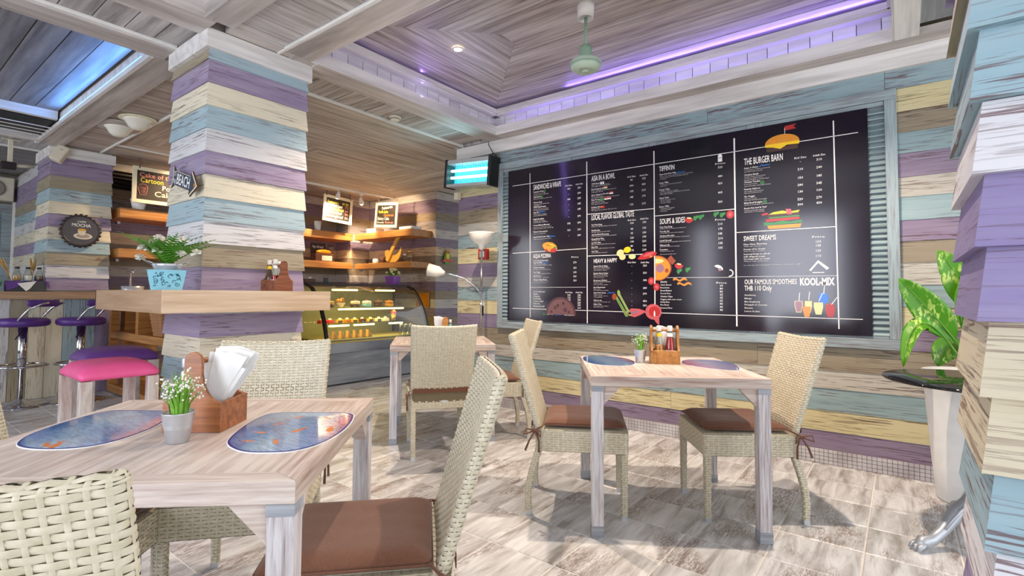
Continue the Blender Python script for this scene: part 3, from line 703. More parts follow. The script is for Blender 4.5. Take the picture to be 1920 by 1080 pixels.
# mosaic base
bb = obj('baseboard_right', MB().box(4.126, 4.14, -2.9, 3.9, 0, .101), kind='structure', mats=M['mosaicg'])
mb = MB(); y = 3.9
while y > -1.4:
    for k in range(4): mb.box(4.121, 4.128, y-.0245, y, .003+k*.0247, .025+k*.0247)
    y -= .027
obj('mosaic_tiles', mb, bb, kind='stuff', mats=M['mosaic'])
# far walls
rA = rows([2.77, 2.65, 2.58, 2.445, 2.31, 2.17, 2.03, 1.89, 1.75, 1.61, 1.47, 1.34, 1.20, 1.06, .92, .78, .64, .5, .36, .22, .0], ['white', 'purple', 'purple', 'olive', 'blue', 'white', 'purple', 'cream', 'olive', 'olive', 'white', 'purple', 'olive', 'white', 'purple', 'olive', 'blue', 'white', 'purple', 'olive'])
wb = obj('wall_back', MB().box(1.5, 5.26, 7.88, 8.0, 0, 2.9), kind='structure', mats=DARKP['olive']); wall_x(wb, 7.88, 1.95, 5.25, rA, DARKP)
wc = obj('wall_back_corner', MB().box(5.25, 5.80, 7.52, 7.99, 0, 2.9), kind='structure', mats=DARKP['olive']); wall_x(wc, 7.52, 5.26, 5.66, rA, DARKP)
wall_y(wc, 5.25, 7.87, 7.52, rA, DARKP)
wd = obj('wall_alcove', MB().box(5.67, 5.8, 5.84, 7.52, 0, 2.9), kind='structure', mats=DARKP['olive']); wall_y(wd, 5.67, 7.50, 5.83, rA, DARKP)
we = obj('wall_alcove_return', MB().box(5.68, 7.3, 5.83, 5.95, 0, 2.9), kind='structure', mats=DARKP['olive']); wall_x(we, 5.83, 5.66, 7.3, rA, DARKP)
wf = obj('wall_left', MB().box(1.47, 1.6, 8.06, 10.0, 0, 2.9), kind='structure', mats=WALLP['olive'])
rL = rows([2.75, 2.6, 2.46, 2.32, 2.18, 2.04, 1.9, 1.76, 1.62, 1.48, 1.34, 1.2, 1.06, .9, .75, .6, .45, .3, .15, 0], ['white', 'purple', 'purple', 'olive', 'blue', 'white', 'cream', 'purple', 'cream', 'white', 'blue', 'olive', 'cream', 'white', 'purple', 'olive', 'blue', 'white', 'purple'])
wall_y(wf, 1.47, 10.0, 8.06, rL, PAINT)
wg = obj('wall_far_left', MB().box(-4.5, 1.47, 10.0, 10.15, 0, 2.9), kind='structure', mats=WALLP['olive'])
wall_x(wg, 10.0, -4.4, .55, rL, PAINT); wall_x(wg, 10.0, .55, 1.46, rL[:2], PAINT)
# louvred door in the far left wall
dr = thing('louvred_door', 'blue-grey louvred door in the far left wall, under a square speaker', 'door', (1.0, 9.97, 0)); dr['kind'] = 'structure'
mb = MB(); mb.box(-.42, -.33, -.04, 0, 0, 2.36); mb.box(.33, .43, -.04, 0, 0, 2.36); mb.box(-.33, .33, -.04, 0, 2.26, 2.36); mb.box(-.33, .33, -.04, 0, 0, .2); mb.box(-.33, .33, -.04, 0, 1.1, 1.2)
obj('door_frame', mb, dr, mats=M['frame'])
sl = MB().add([(-.33, -.035, -.02), (.33, -.035, -.02), (.33, 0, .02), (-.33, 0, .02), (-.33, -.028, -.024), (.33, -.028, -.024), (.33, .007, .016), (-.33, .007, .016)], [(0, 1, 2, 3), (7, 6, 5, 4), (0, 4, 5, 1), (2, 6, 7, 3)]).mesh('slat', M['slat'])
for z in [.24+.05*i for i in range(17)]+[1.24+.05*i for i in range(20)]: obj('slat', sl, dr, (0, 0, z))
obj('door_back', MB().box(-.33, .33, .008, .02, .2, 2.3), dr, mats=M['frame'])
tr = obj('trim_1', MB().box(1.43, 1.47, 9.93, 9.99, 0, 2.4), kind='structure', mats=M['batten'])
# floor
fl = obj('floor', MB().box(-6, 7.3, -6, 10.2, -.12, -.004), kind='structure', mats=M['grout'])
cells = []
x0t, y0t, tx, ty = 1.875-.315*9, .16-.345*6, .315, .345
for i in range(24):
    for j in range(32):
        X = x0t+i*tx; Y = y0t+j*ty; cx, cy = X+tx/2, Y+ty/2
        D = cx*.7957+cy*.6056; L = cx*.6056-cy*.7957
        if X > 5.5 or Y > 9.8: continue
        vis = D > 1.2 and abs(L) < D*1.08+.2 and not (cx > 4.2 and cy < 3.8)
        cells.append((0 if vis else 1, D, X, Y))
cells.sort()
tm = MB(); c = .004; a, b_ = tx-.0065, ty-.0065
tm.add([(c, c, 0), (a-c, c, 0), (a-c, b_-c, 0), (c, b_-c, 0), (0, 0, -c*.7), (a, 0, -c*.7), (a, b_, -c*.7), (0, b_, -c*.7), (0, 0, -.005), (a, 0, -.005), (a, b_, -.005), (0, b_, -.005)],
       [(0, 1, 2, 3)]+[(i, 4+i, 4+(i+1) % 4, (i+1) % 4) for i in range(4)]+[(4+i, 8+i, 8+(i+1) % 4, 4+(i+1) % 4) for i in range(4)])
tmesh = tm.mesh('tile', M['tile']); rest = MB()
for k, (v, D, X, Y) in enumerate(cells):
    if k < 298: obj('tile', tmesh, fl, (X, Y, random.uniform(-.0007, .0004)))
    else: rest.add([(x+X, y+Y, z) for x, y, z in tm.v], tm.f)
obj('far_tiles', rest, fl, kind='stuff', mats=M['tile'])

# ceiling
cg = obj('ceiling', MB().box(-3, 7.3, -3, 10.2, 3.12, 3.3), kind='structure', mats=M['strip'])
_cm = {}
def cboard(x0, y0, ang, L, w, z, mat, m0=0, m1=0, t=.02, name='board'):
    """ceiling board, outer edge from (x0,y0) along ang, extends to the left, ends mitred"""
    key = (round(L, 3), round(w, 3), m0, m1, mat.name, t)
    if key not in _cm:
        g = .0025
        _cm[key] = MB().add([(0, g, 0), (L, g, 0), (L-m1*w, w-g, 0), (m0*w, w-g, 0), (0, g, t), (L, g, t), (L-m1*w, w-g, t), (m0*w, w-g, t)],
                            [(3, 2, 1, 0), (0, 1, 5, 4), (1, 2, 6, 5), (2, 3, 7, 6), (3, 0, 4, 7)]).mesh(name, mat)
    return obj(name, _cm[key], cg, (x0, y0, z+random.uniform(0, .003)), ang)
def rings(x0, x1, y0, y1, z, w, mat, nmax=20):
    k = 0
    while x1-x0 > 2*w*.6 and y1-y0 > 2*w*.6 and k < nmax:
        ww = min(w, (x1-x0)/2, (y1-y0)/2)
        cboard(x0, y0, 0, x1-x0, ww, z, mat, 1, 1); cboard(x1, y0, R(90), y1-y0, ww, z, mat, 1, 1)
        cboard(x1, y1, R(180), x1-x0, ww, z, mat, 1, 1); cboard(x0, y1, R(270), y1-y0, ww, z, mat, 1, 1)
        x0 += ww; x1 -= ww; y0 += ww; y1 -= ww; k += 1
    if x1-x0 > .01 and y1-y0 > .01: cbox('board', x0, x1, y0, y1, z, z+.02, mat)
def cbox(name, x0, x1, y0, y1, z0, z1, mat, par=None):
    L, w = x1-x0, y1-y0
    if L >= w: return obj(name, MB().box(0, L, 0, w, 0, z1-z0), par or cg, (x0, y0, z0), mats=mat)
    return obj(name, MB().box(0, w, -L, 0, 0, z1-z0), par or cg, (x0, y0, z0), R(90), mats=mat)
BM, ST, TW, BT = M['beam'], M['strip'], M['trimw'], M['batten']
# beams crossing at the pillar
cbox('beam', 1.235, 1.395, -3, 3.21, 2.75, 3.1, BM); cbox('beam', 1.24, 1.44, 4.04, 7.44, 2.75, 3.1, BM)
cbox('beam', 1.745, 1.925, -3, 3.228, 2.75, 2.84, BM); cbox('beam', 1.40, 1.99, 3.228, 3.33, 2.765, 2.80, BM)
cbox('beam', -3, 1.30, 3.21, 3.44, 2.75, 3.1, BM); cbox('beam', 1.98, 4.10, 3.23, 3.44, 2.75, 2.80, BM)
cbox('beam', -3, 1.30, 3.82, 4.035, 2.75, 3.1, BM)
cbox('beam', 3.957, 4.135, -2.9, 3.23, 2.75, 2.80, BM); cbox('beam', 1.93, 3.955, -.12, .0, 2.75, 3.1, TW)
cbox('beam', 1.93, 4.14, -1.4, -.36, 2.77, 3.0, ST)
for x0, x1, y0, y1 in ((1.728, 1.745, -3, 3.32), (1.778, 1.793, 3.92, 7.40)): cbox('batten', x0, x1, y0, y1, 2.757, 2.79, BT)
for x0, x1, y0, y1 in ((-3, 1.3, 3.80, 3.818), (1.99, 4.135, 3.805, 3.822), (1.80, 5.66, 6.866, 6.882), (-.3, 1.42, 7.90, 7.918)): cbox('batten', x0, x1, y0, y1, 2.757, 2.79, BT)
cbox('backing_board', 1.30, 1.80, -3, 3.3, 2.80, 2.83, ST); cbox('backing_board', 1.30, 1.82, 3.95, 7.5, 2.80, 2.83, ST); cbox('backing_board', -3, 5.8, 3.38, 3.95, 2.80, 2.83, ST)
cbox('beam', 4.10, 5.7, 3.3, 3.95, 2.76, 2.80, ST)
y = 3.31
while y > -2: cboard(1.725, y-.158, R(90), .158, .33, 2.775, ST) if 0 else cboard(1.395, y-.158, 0, .33, .156, 2.775, ST); y -= .158
y = 7.40
while y > 4.0: cboard(1.44, y-.158, 0, .335, .156, 2.775, M['ceil_c']); y -= .158
x = 1.318
while x > -1.4: cboard(x, 3.44, R(90), .355, .156, 2.775, ST); x -= .158
x = 2.15
while x < 4.12: cboard(x, 3.44, R(90), .36, .156, 2.775, M['ceil_a']); x += .158
# white coffer nearest the camera
cbox('coffer_panel', -3, 1.235, -3, 3.21, 3.0, 3.1, TW)
cbox('cornice', -3, 1.235, 3.16, 3.21, 2.93, 3.0, TW); cbox('cornice', 1.185, 1.235, -3, 3.16, 2.93, 3.0, TW)
# alcove ceiling
rings(1.80, 5.66, 3.83, 6.86, 2.77, .15, M['ceil_c'])
for k in range(7): cboard(1.45, 6.885+.142*k, 0, 4.2, .14, 2.775, M['ceil_c'])
for k in range(4): cboard(5.66, 3.9+.48*k, 0, 1.6, .47, 2.78, M['ceil_c'])
# coffer A with the fan
def coffer(x0, x1, y0, y1, zt, ring_mat, sides, rw=.165):
    for (p, a, L) in (((x0, y1), R(-90), y1-y0), ((x1, y1), R(180), x1-x0), ((x1, y0), R(90), y1-y0), ((x0, y0), 0, x1-x0)):
        # local +y points into the coffer
        def loc(name, mbx, mat): return obj(name, mbx, cg, (p[0], p[1], 0), a if True else 0, mats=mat)
        pass
    def side(px, py, a, L, full):
        o = lambda nm, b, m: obj(nm, MB().box(*b), cg, (px, py, 0), a, mats=m)
        o('coffer_board', (0, L, -.022, 0, 2.752, 2.842), TW)
        o('ledge', (0, L, -.10, -.022, 2.80, 2.815), TW)
        o('crown_moulding', (0, L, -.10, .022, 2.962, zt-.04), TW)
        o('crown_lip', (0, L, -.10, .006, 2.948, 2.962), TW)
        if full:
            n = int(L/.125); w = (L+.16)/n
            me = MB().box(.002, w-.003, -.085, -.072, 2.815, 2.95).mesh('cove_panel', TW)
            for i in range(n):
                q = Vector((px, py, 0))+Matrix.Rotation(a, 3, 'Z') @ Vector((i*w-.08, 0, random.uniform(-.002, .002))); obj('cove_panel', me, cg, q, a)
        o('cove_backing', (-.1, L+.1, -.12, -.09, 2.76, zt+.03), ST)
    side(x0, y0, 0, x1-x0, sides[0]); side(x1, y0, R(90), y1-y0, sides[1]); side(x1, y1, R(180), x1-x0, sides[2]); side(x0, y1, R(270), y1-y0, sides[3])
    rings(x0-.06, x1+.06, y0-.06, y1+.06, zt, rw, ring_mat)
coffer(1.935, 3.955, .012, 3.225, 3.045, M['ceil_a'], (0, 1, 1, 0))
# coffer B, grey boards and blue light
z = 2.875
for k in range(14): cboard(1.21-.17*(k), 4.04, R(90), 2.45, .168, z, M['ceil_b'])
for sx0, sx1, sy0, sy1 in ((1.212, 1.24, 4.04, 7.40), ): cbox('coffer_board', sx0, sx1, sy0, sy1, 2.742, 2.78, TW)
n = 19
me = MB().box(0, .012, .003, .125, 2.78, 2.875).mesh('cove_panel', TW)
for i in range(n): obj('cove_panel', me, cg, (1.23, 4.04+i*.128, 0))
cbox('coffer_board', -3, 1.212, 6.44, 6.53, 2.80, 2.9, TW); cbox('coffer_board', -3, 1.212, 7.22, 7.30, 2.742, 2.9, TW)
cbox('backing', -3, 1.21, 6.5, 7.25, 2.80, 2.9, M['black'])
gr = MB().box(-2.2, 1.21, -.017, .017, -.004, .004).mesh('vent_blade', M['whitep'])
vent = thing('ceiling_vent', 'long air-conditioning vent in the left ceiling, above the bar', 'vent', (0, 6.88, 2.76))
for k in range(4): o = obj('blade', gr, vent, (0, -.21+k*.14, 0)); o.rotation_euler = (R(12), 0, 0)
x = -1.4
cbox('soffit', -3, 1.42, 7.30, 7.90, 2.775, 2.9, ST)
for k in range(9): cboard(1.4-.158*k, 7.30, R(90), .6, .156, 2.773, ST)
for k in range(12): cboard(-2.5, 7.93+.17*k, 0, 3.95, .168, 2.775, M['ceil_b'])
# trim on top of the menu wall
cbox('trim_2', 4.095, 4.14, -2.9, 3.90, 2.625, 2.752, TW, wr)
# cove lights (LED strips lying on the ledges)
PV = (.27, .2, 1); BL = (.12, .36, 1)
LED = emit('violet_led', (.45, .35, 1, 1), 1.5); LEDB = emit('blue_led', (.2, .5, 1, 1), 2)
def led(x0, x1, y0, y1, z, mat, name='led_strip'): return obj(name, MB().box(0, x1-x0, 0, y1-y0, 0, .008), cg, (x0, y0, z), mats=mat)
led(3.995, 4.005, .05, 3.2, 2.815, LED); led(3.96, 3.966, .05, 3.2, 3.006, LED); led(2.0, 3.95, 3.265, 3.275, 2.815, LED); led(2.0, 3.95, 3.23, 3.236, 3.006, LED)
led(1.215, 1.223, 4.2, 6.4, 2.785, LEDB)
area('cove_light', (3.995, 1.55, 2.83), (3.93, 1.55, 3.1), 3.0, .02, 1.3, PV)
area('cove_light', (3.965, 1.2, 3.02), (3.6, 1.2, 3.045), 2.4, .02, 5.0, PV)
area('cove_light', (2.95, 3.262, 2.83), (2.95, 3.2, 3.1), .02, 1.9, .7, (.5, .45, 1))
area('cove_light', (2.95, 3.235, 3.02), (2.95, 2.9, 3.045), .015, 1.9, 3.4, (.36, .22, 1))
area('cove_light', (1.205, 5.2, 2.80), (.8, 5.2, 2.875), 2.2, .03, 9.0, BL)

# ---------------- woven cane chair ----------------
def rrect(w, t, r, n):
    """n points (x, y, nx, ny) spaced evenly round a rounded rectangle w x t"""
    segs = []; a, b = w/2-r, t/2-r; P = 2*(2*a+2*b)+2*math.pi*r; out = []
    for i in range(n):
        s = P*i/n
        for kind, L, *q in (('l', 2*b, a+r, -b, 0, 1, 1, 0), ('c', math.pi*r/2, a, b, 0), ('l', 2*a, a, b+r, -1, 0, 0, 1), ('c', math.pi*r/2, -a, b, 90), ('l', 2*b, -a-r, b, 0, -1, -1, 0), ('c', math.pi*r/2, -a, -b, 180), ('l', 2*a, -a, -b-r, 1, 0, 0, -1), ('c', math.pi*r/2, a, -b, 270)):
            if s <= L+1e-9:
                if kind == 'l': out.append((q[0]+q[2]*s, q[1]+q[3]*s, q[4], q[5]))
                else:
                    th = R(q[2])+s/max(r, 1e-6); out.append((q[0]+r*math.cos(th), q[1]+r*math.sin(th), math.cos(th), math.sin(th)))
                break
            s -= L
    return out
def weave(mb, ring, n, rws, amp=.0016, hh=.45, sw=.36, core=1):
    """ring(v, m) -> m points [(Vector, normal)], v in 0..1; n stakes (even), rws rows of cane"""
    SUB = 4; N = n*SUB; dv = 1./rws; pz = None
    seq = (1.0, .62, 0.0, .62)
    for j in range(rws):
        v = (j+.5)*dv; A = ring(v-hh*dv, N); B = ring(v, N); C = ring(v+hh*dv, N); vs = []
        for k in range(N):
            i, q = divmod(k, SUB); sg = (1 if (i+j) % 2 == 0 else -1) if q != 3 else (1 if (i+1+j) % 2 == 0 else -1)
            off = seq[q]*sg*amp
            vs += [A[k][0]+A[k][1]*(off-.0009), B[k][0]+B[k][1]*(off+.0006), C[k][0]+C[k][1]*(off-.0009)]
        fs = []
        for k in range(N):
            a, b = k*3, ((k+1) % N)*3; fs += [(a, b, b+1, a+1), (a+1, b+1, b+2, a+2)]
        mb.add(vs, fs, 0, True)
    # stakes
    M_ = max(3, rws//2); RG = [ring(min(1, max(0, k/M_)), n*6) for k in range(M_+1)]
    for i in range(n):
        vs = []
        for k in range(M_+1):
            for dlt, o in ((-1, -.0006), (0, .0006), (1, -.0006)):
                p, nn = RG[k][(i*6+dlt) % (n*6)]; vs.append(p+nn*o)
        mb.add(vs, [(k*3+e, k*3+e+1, k*3+e+4, k*3+e+3) for k in range(M_) for e in (0, 1)], 0, True)
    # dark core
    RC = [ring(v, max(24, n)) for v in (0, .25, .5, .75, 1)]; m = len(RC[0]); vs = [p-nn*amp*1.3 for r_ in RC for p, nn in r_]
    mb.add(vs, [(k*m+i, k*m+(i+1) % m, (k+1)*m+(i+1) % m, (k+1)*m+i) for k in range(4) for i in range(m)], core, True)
def make_chair():
    t = thing('cane_chair', 'x', 'chair')
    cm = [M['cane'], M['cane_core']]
    # back
    def back_c(v, m):
        z = .36+.56*v; w = .425+.035*v; y = -.205-.145*max(0, (z-.42)/.5)**1.05
        if z < .42: y = -.205
        return [(Vector((x, y+py-.02*(1-(x/.23)**2)*min(1, v*1.5), z-.010*(1-(x/.23)**2)*v)), Vector((nx, ny, 0))) for x, py, nx, ny in rrect(w, .036, .0165, m)]
    mb = MB(); weave(mb, back_c, 46, 48)
    # rounded woven top
    def top_c(v, m):
        s = 1-v*v*.98; T = .036*max(.06, math.sqrt(max(0, 1-v*v))); base = back_c(1, m)
        out = []
        for (p, nn), (x, py, nx, ny) in zip(base, rrect(.46, .036, .0165, m)):
            out.append((Vector((p.x-nn.x*.012*(1-math.sqrt(max(0, 1-v*v))), p.y-py*(1-T/.036), p.z+.014*v)), Vector((nx*(1-v), ny*(1-v), v+.15)).normalized()))
        return out
    weave(mb, top_c, 46, 3)
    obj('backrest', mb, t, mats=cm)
    # seat box
    def seat_c(v, m):
        z = .335+.105*v
        return [(Vector((x, y+.012, z)), Vector((nx, ny, 0))) for x, y, nx, ny in rrect(.445, .475, .022, m)]
    mb = MB(); weave(mb, seat_c, 74, 9)
    r1 = [p for p, n_ in seat_c(1, 74)]; mb.add([p+Vector((0, 0, .001)) for p in r1], [tuple(range(74))], 0); mb.add([Vector((p.x, p.y, .334)) for p in r1], [tuple(reversed(range(74)))], 1)
    for k in range(19):      # cane bands across the seat top
        y = -.20+k*.0235; mb.box(-.21, .21, y, y+.019, .4405, .4425)
    for k in range(15):
        x = -.2+k*.0285; mb.box(x-.003, x+.003, -.2, .24, .4422, .4438)
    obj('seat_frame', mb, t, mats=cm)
    def leg(path, w=.036):
        def c(v, m):
            L = len(path)-1; q = min(int(v*L), L-1); f = v*L-q; p = Vector(path[q]).lerp(Vector(path[q+1]), max(0, min(1, f)))
            ww = w*(.86+.14*v)
            return [(Vector((p.x+x, p.y+y, p.z)), Vector((nx, ny, 0))) for x, y, nx, ny in rrect(ww, ww, .009, m)]
        mb = MB(); weave(mb, c, 8, 26); o = obj('leg', mb, t, mats=cm)
        p = path[0]; g = obj('foot_cap', MB().box(p[0]-.0145, p[0]+.0145, p[1]-.0145, p[1]+.0145, 0, .022), o, mats=M['zinc'])
    for s in (-1, 1):
        leg([(s*.198, .228, .02), (s*.2, .228, .18), (s*.202, .228, .34)])
        rp = []
        for k in range(9):
            z = .02+.33*k/8; f = (.35-z)/.33; rp.append((s*.198, -.205-.055*max(0, math.sin(f*math.pi/2))**1.2-.012*math.sin(f*math.pi), z))
        leg(rp)
    # seat pad
    mb = MB(); n = 14; top = []; W2, D0, D1 = .205, -.185, .238
    def pad(u, v):
        x = (u*2-1)*W2; y = D0+(D1-D0)*v; e = min(1, 5.5*min(u, 1-u, v, 1-v)); e2 = math.sqrt(max(0, 1-(1-e)**2))
        return x*(1-.012*(1-e2)), y, .024*e2
    vs = []; 
    for j in range(n+1):
        for i in range(n+1): x, y, h = pad(i/n, j/n); vs.append((x, y, .472+h+.0015*math.sin(i*1.9+j)*math.sin(j*1.3)))
    m0 = len(vs)
    for j in range(n+1):
        for i in range(n+1): x, y, h = pad(i/n, j/n); vs.append((x, y, .467-h))
    q = lambda i, j: j*(n+1)+i
    fs = [(q(i, j), q(i+1, j), q(i+1, j+1), q(i, j+1)) for i in range(n) for j in range(n)]
    fs += [tuple(m0+a for a in reversed(f)) for f in fs]
    border = [q(i, 0) for i in range(n)]+[q(n, j) for j in range(n)]+[q(n-i, n) for i in range(n)]+[q(0, n-j) for j in range(n)]
    fs += [(border[k], m0+border[k], m0+border[(k+1) % len(border)], border[(k+1) % len(border)]) for k in range(len(border))]
    mb.add(vs, fs, 0, True); pd = obj('seat_cushion', mb, t, mats=M['cushion']); sub(pd)
    pp = [(-W2, D0, .465), (W2, D0, .465), (W2, D1, .465), (-W2, D1, .465), (-W2, D0, .465)]
    obj('piping', MB().tube([(x*1.003, y, z) for x, y, z in pp], .0035, 6), pd, mats=M['cushion'])
    # rear strap seen from behind, tie strings at both rear corners
    obj('strap', MB().box(-.2, .2, -.246, -.243, .45, .482), pd, mats=M['cushion'])
    for s in (-1, 1):
        mb = MB(); c = Vector((s*.232, -.225, .44))
        mb.tube([(s*.20, -.18, .465), (s*.225, -.2, .455), c], .0045, 6)
        mb.sphere(c, .011, 8, 5)
        mb.tube([c, c+Vector((s*.02, -.045, .012)), c+Vector((s*.012, -.06, -.02)), c+Vector((0, -.02, -.008)), c], .0042, 6)
        mb.tube([c, c+Vector((s*.015, .03, .0)), c+Vector((s*.012, .03, -.03)), c+Vector((0, .0, -.004))], .0042, 6)
        mb.tube([c, c+Vector((s*.012, -.03, -.05)), c+Vector((s*.01, -.05, -.10))], [.004, .005, .006], 6)
        mb.tube([c, c+Vector((s*.006, .02, -.05)), c+Vector((s*.004, .02, -.11))], [.004, .005, .006], 6)
        obj('tie', mb, pd, mats=M['cushion'])
    return t
ch = make_chair()
CH = [((2.998, .733), 35.4, 'cream cane chair right of the middle table, its back to the black menu board'),
      ((2.52, 1.44), -150.7, 'cream woven cane chair left of the middle table, seen from its side'),
      ((2.746, 2.78), -38, 'cream woven cane chair seen squarely from behind, in front of the back table'),
      ((3.302, 2.711), 49.8, 'cane chair half hidden behind another chair, right of the back table'),
      ((.928, 1.222), 46.7, 'cane chair in the foreground right of the near table, its brown cushion fully in view'),
      ((.971, 1.976), 138.9, 'cane chair behind the near table facing the camera, in front of the striped pillar'),
      ((.37, 2.01), -138, 'cane chair at the near table cut off by the left edge of the photo'),
      ((.285, 1.138), -43, 'cane chair in the bottom left corner, its woven back close to the camera')]
for k, (p, a, lb) in enumerate(CH):
    if k == 0: ch.location = (p[0], p[1], 0); ch.rotation_euler = (0, 0, R(a)); ch['label'] = lb; ch['group'] = 'woven cane chairs at the tables'
    else:
        c2 = dup(ch, (p[0], p[1], 0), R(a), lb)
        if k == 2:
            t_ = obj('maker_tag', MB().box(.0, .035, -.228, -.2262, .375, .392), c2, mats=M['zinc'])

# ---------------- tables ----------------
def make_table(name, lb, loc, rz, s, h, group='limewashed square dining tables'):
    t = thing(name, lb, 'table', loc, rz, group); a = s/2; e = .048; w = .056
    mb = MB(); mb.box(-a, a, -a, -a+.001, h-e, h-.001)
    top = obj('tabletop', MB().box(-a+.06, a-.06, -a+.06, a-.06, h-e, h), t, mats=M['tabletop_across'])
    for k in range(4):    # mitred border boards
        m = MB(); L = s; m.add([(0, 0, 0), (L, 0, 0), (L-.06, .06, 0), (.06, .06, 0), (0, 0, e), (L, 0, e), (L-.06, .06, e), (.06, .06, e)], [(3, 2, 1, 0), (4, 5, 6, 7), (0, 1, 5, 4), (1, 2, 6, 5), (2, 3, 7, 6), (3, 0, 4, 7)])
        c = [(-a, -a), (a, -a), (a, a), (-a, a)][k]; bev(obj('edge_board', m, t, (c[0], c[1], h-e), k*math.pi/2, mats=M['tabletop']), .0015, 1)
    lm = MB(); lm.box(-.014, h-e-.028, -w/2, w/2, -w/2, w/2); lme = lm.mesh('leg', M['tableleg'])
    for k in range(4):
        c = [(-1, -1), (1, -1), (1, 1), (-1, 1)][k]; X, Y = c[0]*(a-w/2-.003), c[1]*(a-w/2-.003)
        lg = obj('leg', lme, t); lg.rotation_euler = (0, -math.pi/2, 0); lg.location = (X, Y, .014); bev(lg, .002, 1)
        blk = obj('leg_block', MB().box(X-w/2-.001, X+w/2+.001, Y-w/2-.001, Y+w/2+.001, h-e-.026, h-e-.0005), t, mats=M['tablegrey'])
        obj('foot', MB().box(X-w/2-.0015, X+w/2+.0015, Y-w/2-.0015, Y+w/2+.0015, 0, .05), t, mats=M['tablegrey'])
        for ax in (0, 1):
            b = MB(); q = .085; zt = h-e-.0008
            for dd in (0,):
                if ax == 0:
                    x0 = X-c[0]*w/2; vs = [(x0, Y-c[1]*.0, zt), (x0-c[0]*q, Y, zt), (x0, Y, zt-q*1.05)]
                    vs = [(x, y+o, z) for o in (-.018, .018) for x, y, z in vs]
                else:
                    y0 = Y-c[1]*w/2; vs = [(X, y0, zt), (X, y0-c[1]*q, zt), (X, y0, zt-q*1.05)]
                    vs = [(x+o, y, z) for o in (-.018, .018) for x, y, z in vs]
                b.add(vs, [(0, 1, 2), (5, 4, 3), (0, 3, 4, 1), (1, 4, 5, 2), (2, 5, 3, 0)])
            obj('corner_brace', b, t, mats=M['tabletop'])
    return t
TB2 = (2.767, 1.067); TB1 = (.62, 1.614); TB3 = (3.108, 3.108)
make_table('dining_table', 'limewashed square dining table in the foreground, at the lower left', (TB1[0], TB1[1], 0), -.838, .86, .752)
make_table('dining_table', 'limewashed square dining table in the middle, with both oval placemats and red ketchup', (TB2[0], TB2[1], 0), -.99, .834, .755)
make_table('dining_table', 'limewashed square dining table at the back, between the cake display and the menu board', (TB3[0], TB3[1], 0), -.75, .807, .752)

# placemats
def placemat(lb, pts, z, mat, fish=()):
    cx = sum(p[0] for p in pts)/len(pts); cy = sum(p[1] for p in pts)/len(pts)
    def smooth(P, n=2):
        for _ in range(n):
            Q = []
            for i in range(len(P)):
                a, b = Vector(P[i]), Vector(P[(i+1) % len(P)]); Q += [a.lerp(b, .25), a.lerp(b, .75)]
            P = Q
        return P
    P = smooth([Vector((p[0]-cx, p[1]-cy)) for p in pts])
    t = thing('placemat', lb, 'placemat', (cx, cy, z), 0, 'surfboard placemats on the tables')
    o = obj('mat_sheet', MB().prism([tuple(p) for p in P], 0, .0022), t, mats=M['paper'])
    obj('mat_border', MB().prism([tuple(p*.985) for p in P], .0022, .0026), t, mats=M['navy'])
    obj('mat_print', MB().prism([tuple(p*.945) for p in P], .0026, .0030), t, mats=mat)
    if fish:
        mb = MB()
        for fx, fy, s, a in fish:
            sh = [(-.03, 0), (-.015, .009), (.008, .008), (.018, .001), (.03, .01), (.03, -.01), (.018, -.001), (.008, -.008), (-.015, -.009)]
            mb.prism([(fx-cx+s*(x*math.cos(a)-y*math.sin(a)), fy-cy+s*(x*math.sin(a)+y*math.cos(a))) for x, y in sh], .003, .0033)
        obj('fish_print', mb, t, mats=M['fishor'])
    return t
MATS = dict(R=[(0.874, 1.626), (0.952, 1.529), (1.034, 1.429), (0.972, 1.345), (0.878, 1.257), (0.773, 1.193), (0.692, 1.185), (0.655, 1.212), (0.613, 1.263), (0.603, 1.311), (0.611, 1.381), (0.646, 1.44), (0.733, 1.539), (0.818, 1.613)],
  L=[(0.282, 1.774), (0.29, 1.816), (0.32, 1.881), (0.365, 1.933), (0.413, 1.98), (0.472, 2.026), (0.552, 2.074), (0.599, 2.015), (0.654, 1.937), (0.683, 1.9), (0.584, 1.726), (0.493, 1.65), (0.437, 1.622), (0.391, 1.619), (0.347, 1.642), (0.307, 1.692), (0.288, 1.736)],
  A=[(2.82, 1.594), (2.652, 1.491), (2.564, 1.389), (2.554, 1.282), (2.62, 1.187), (2.726, 1.195), (2.847, 1.26), (2.938, 1.362), (2.959, 1.469), (2.915, 1.579)],
  B=[(2.995, 1.035), (3.101, 1.046), (3.183, 0.966), (3.188, 0.857), (3.075, 0.75), (2.928, 0.693), (2.824, 0.672), (2.806, 0.719), (2.814, 0.829), (2.85, 0.929), (2.898, 0.991)])
placemat('surfboard placemat with orange fish, right of the napkin caddy on the near table', MATS['R'], .7521, M['print'], [(.70, 1.30, .8, 1.2), (.80, 1.36, 1, .3), (.72, 1.42, .7, 2), (.88, 1.50, .7, .2), (.93, 1.42, .6, 1.7), (.66, 1.36, .6, 2.2), (.86, 1.30, 1.1, .9), (.80, 1.47, .6, .2)])
placemat('surfboard placemat left of the small flower pot on the near table', MATS['L'], .7521, M['print'], [(.345, 1.70, 1.1, 1.0), (.33, 1.72, .8, 1.3)])
placemat('oval placemat left of the ketchup caddy on the middle table', MATS['A'], .7553, M['print'])
placemat('oval placemat right of the ketchup caddy on the middle table', MATS['B'], .7553, M['print2'])

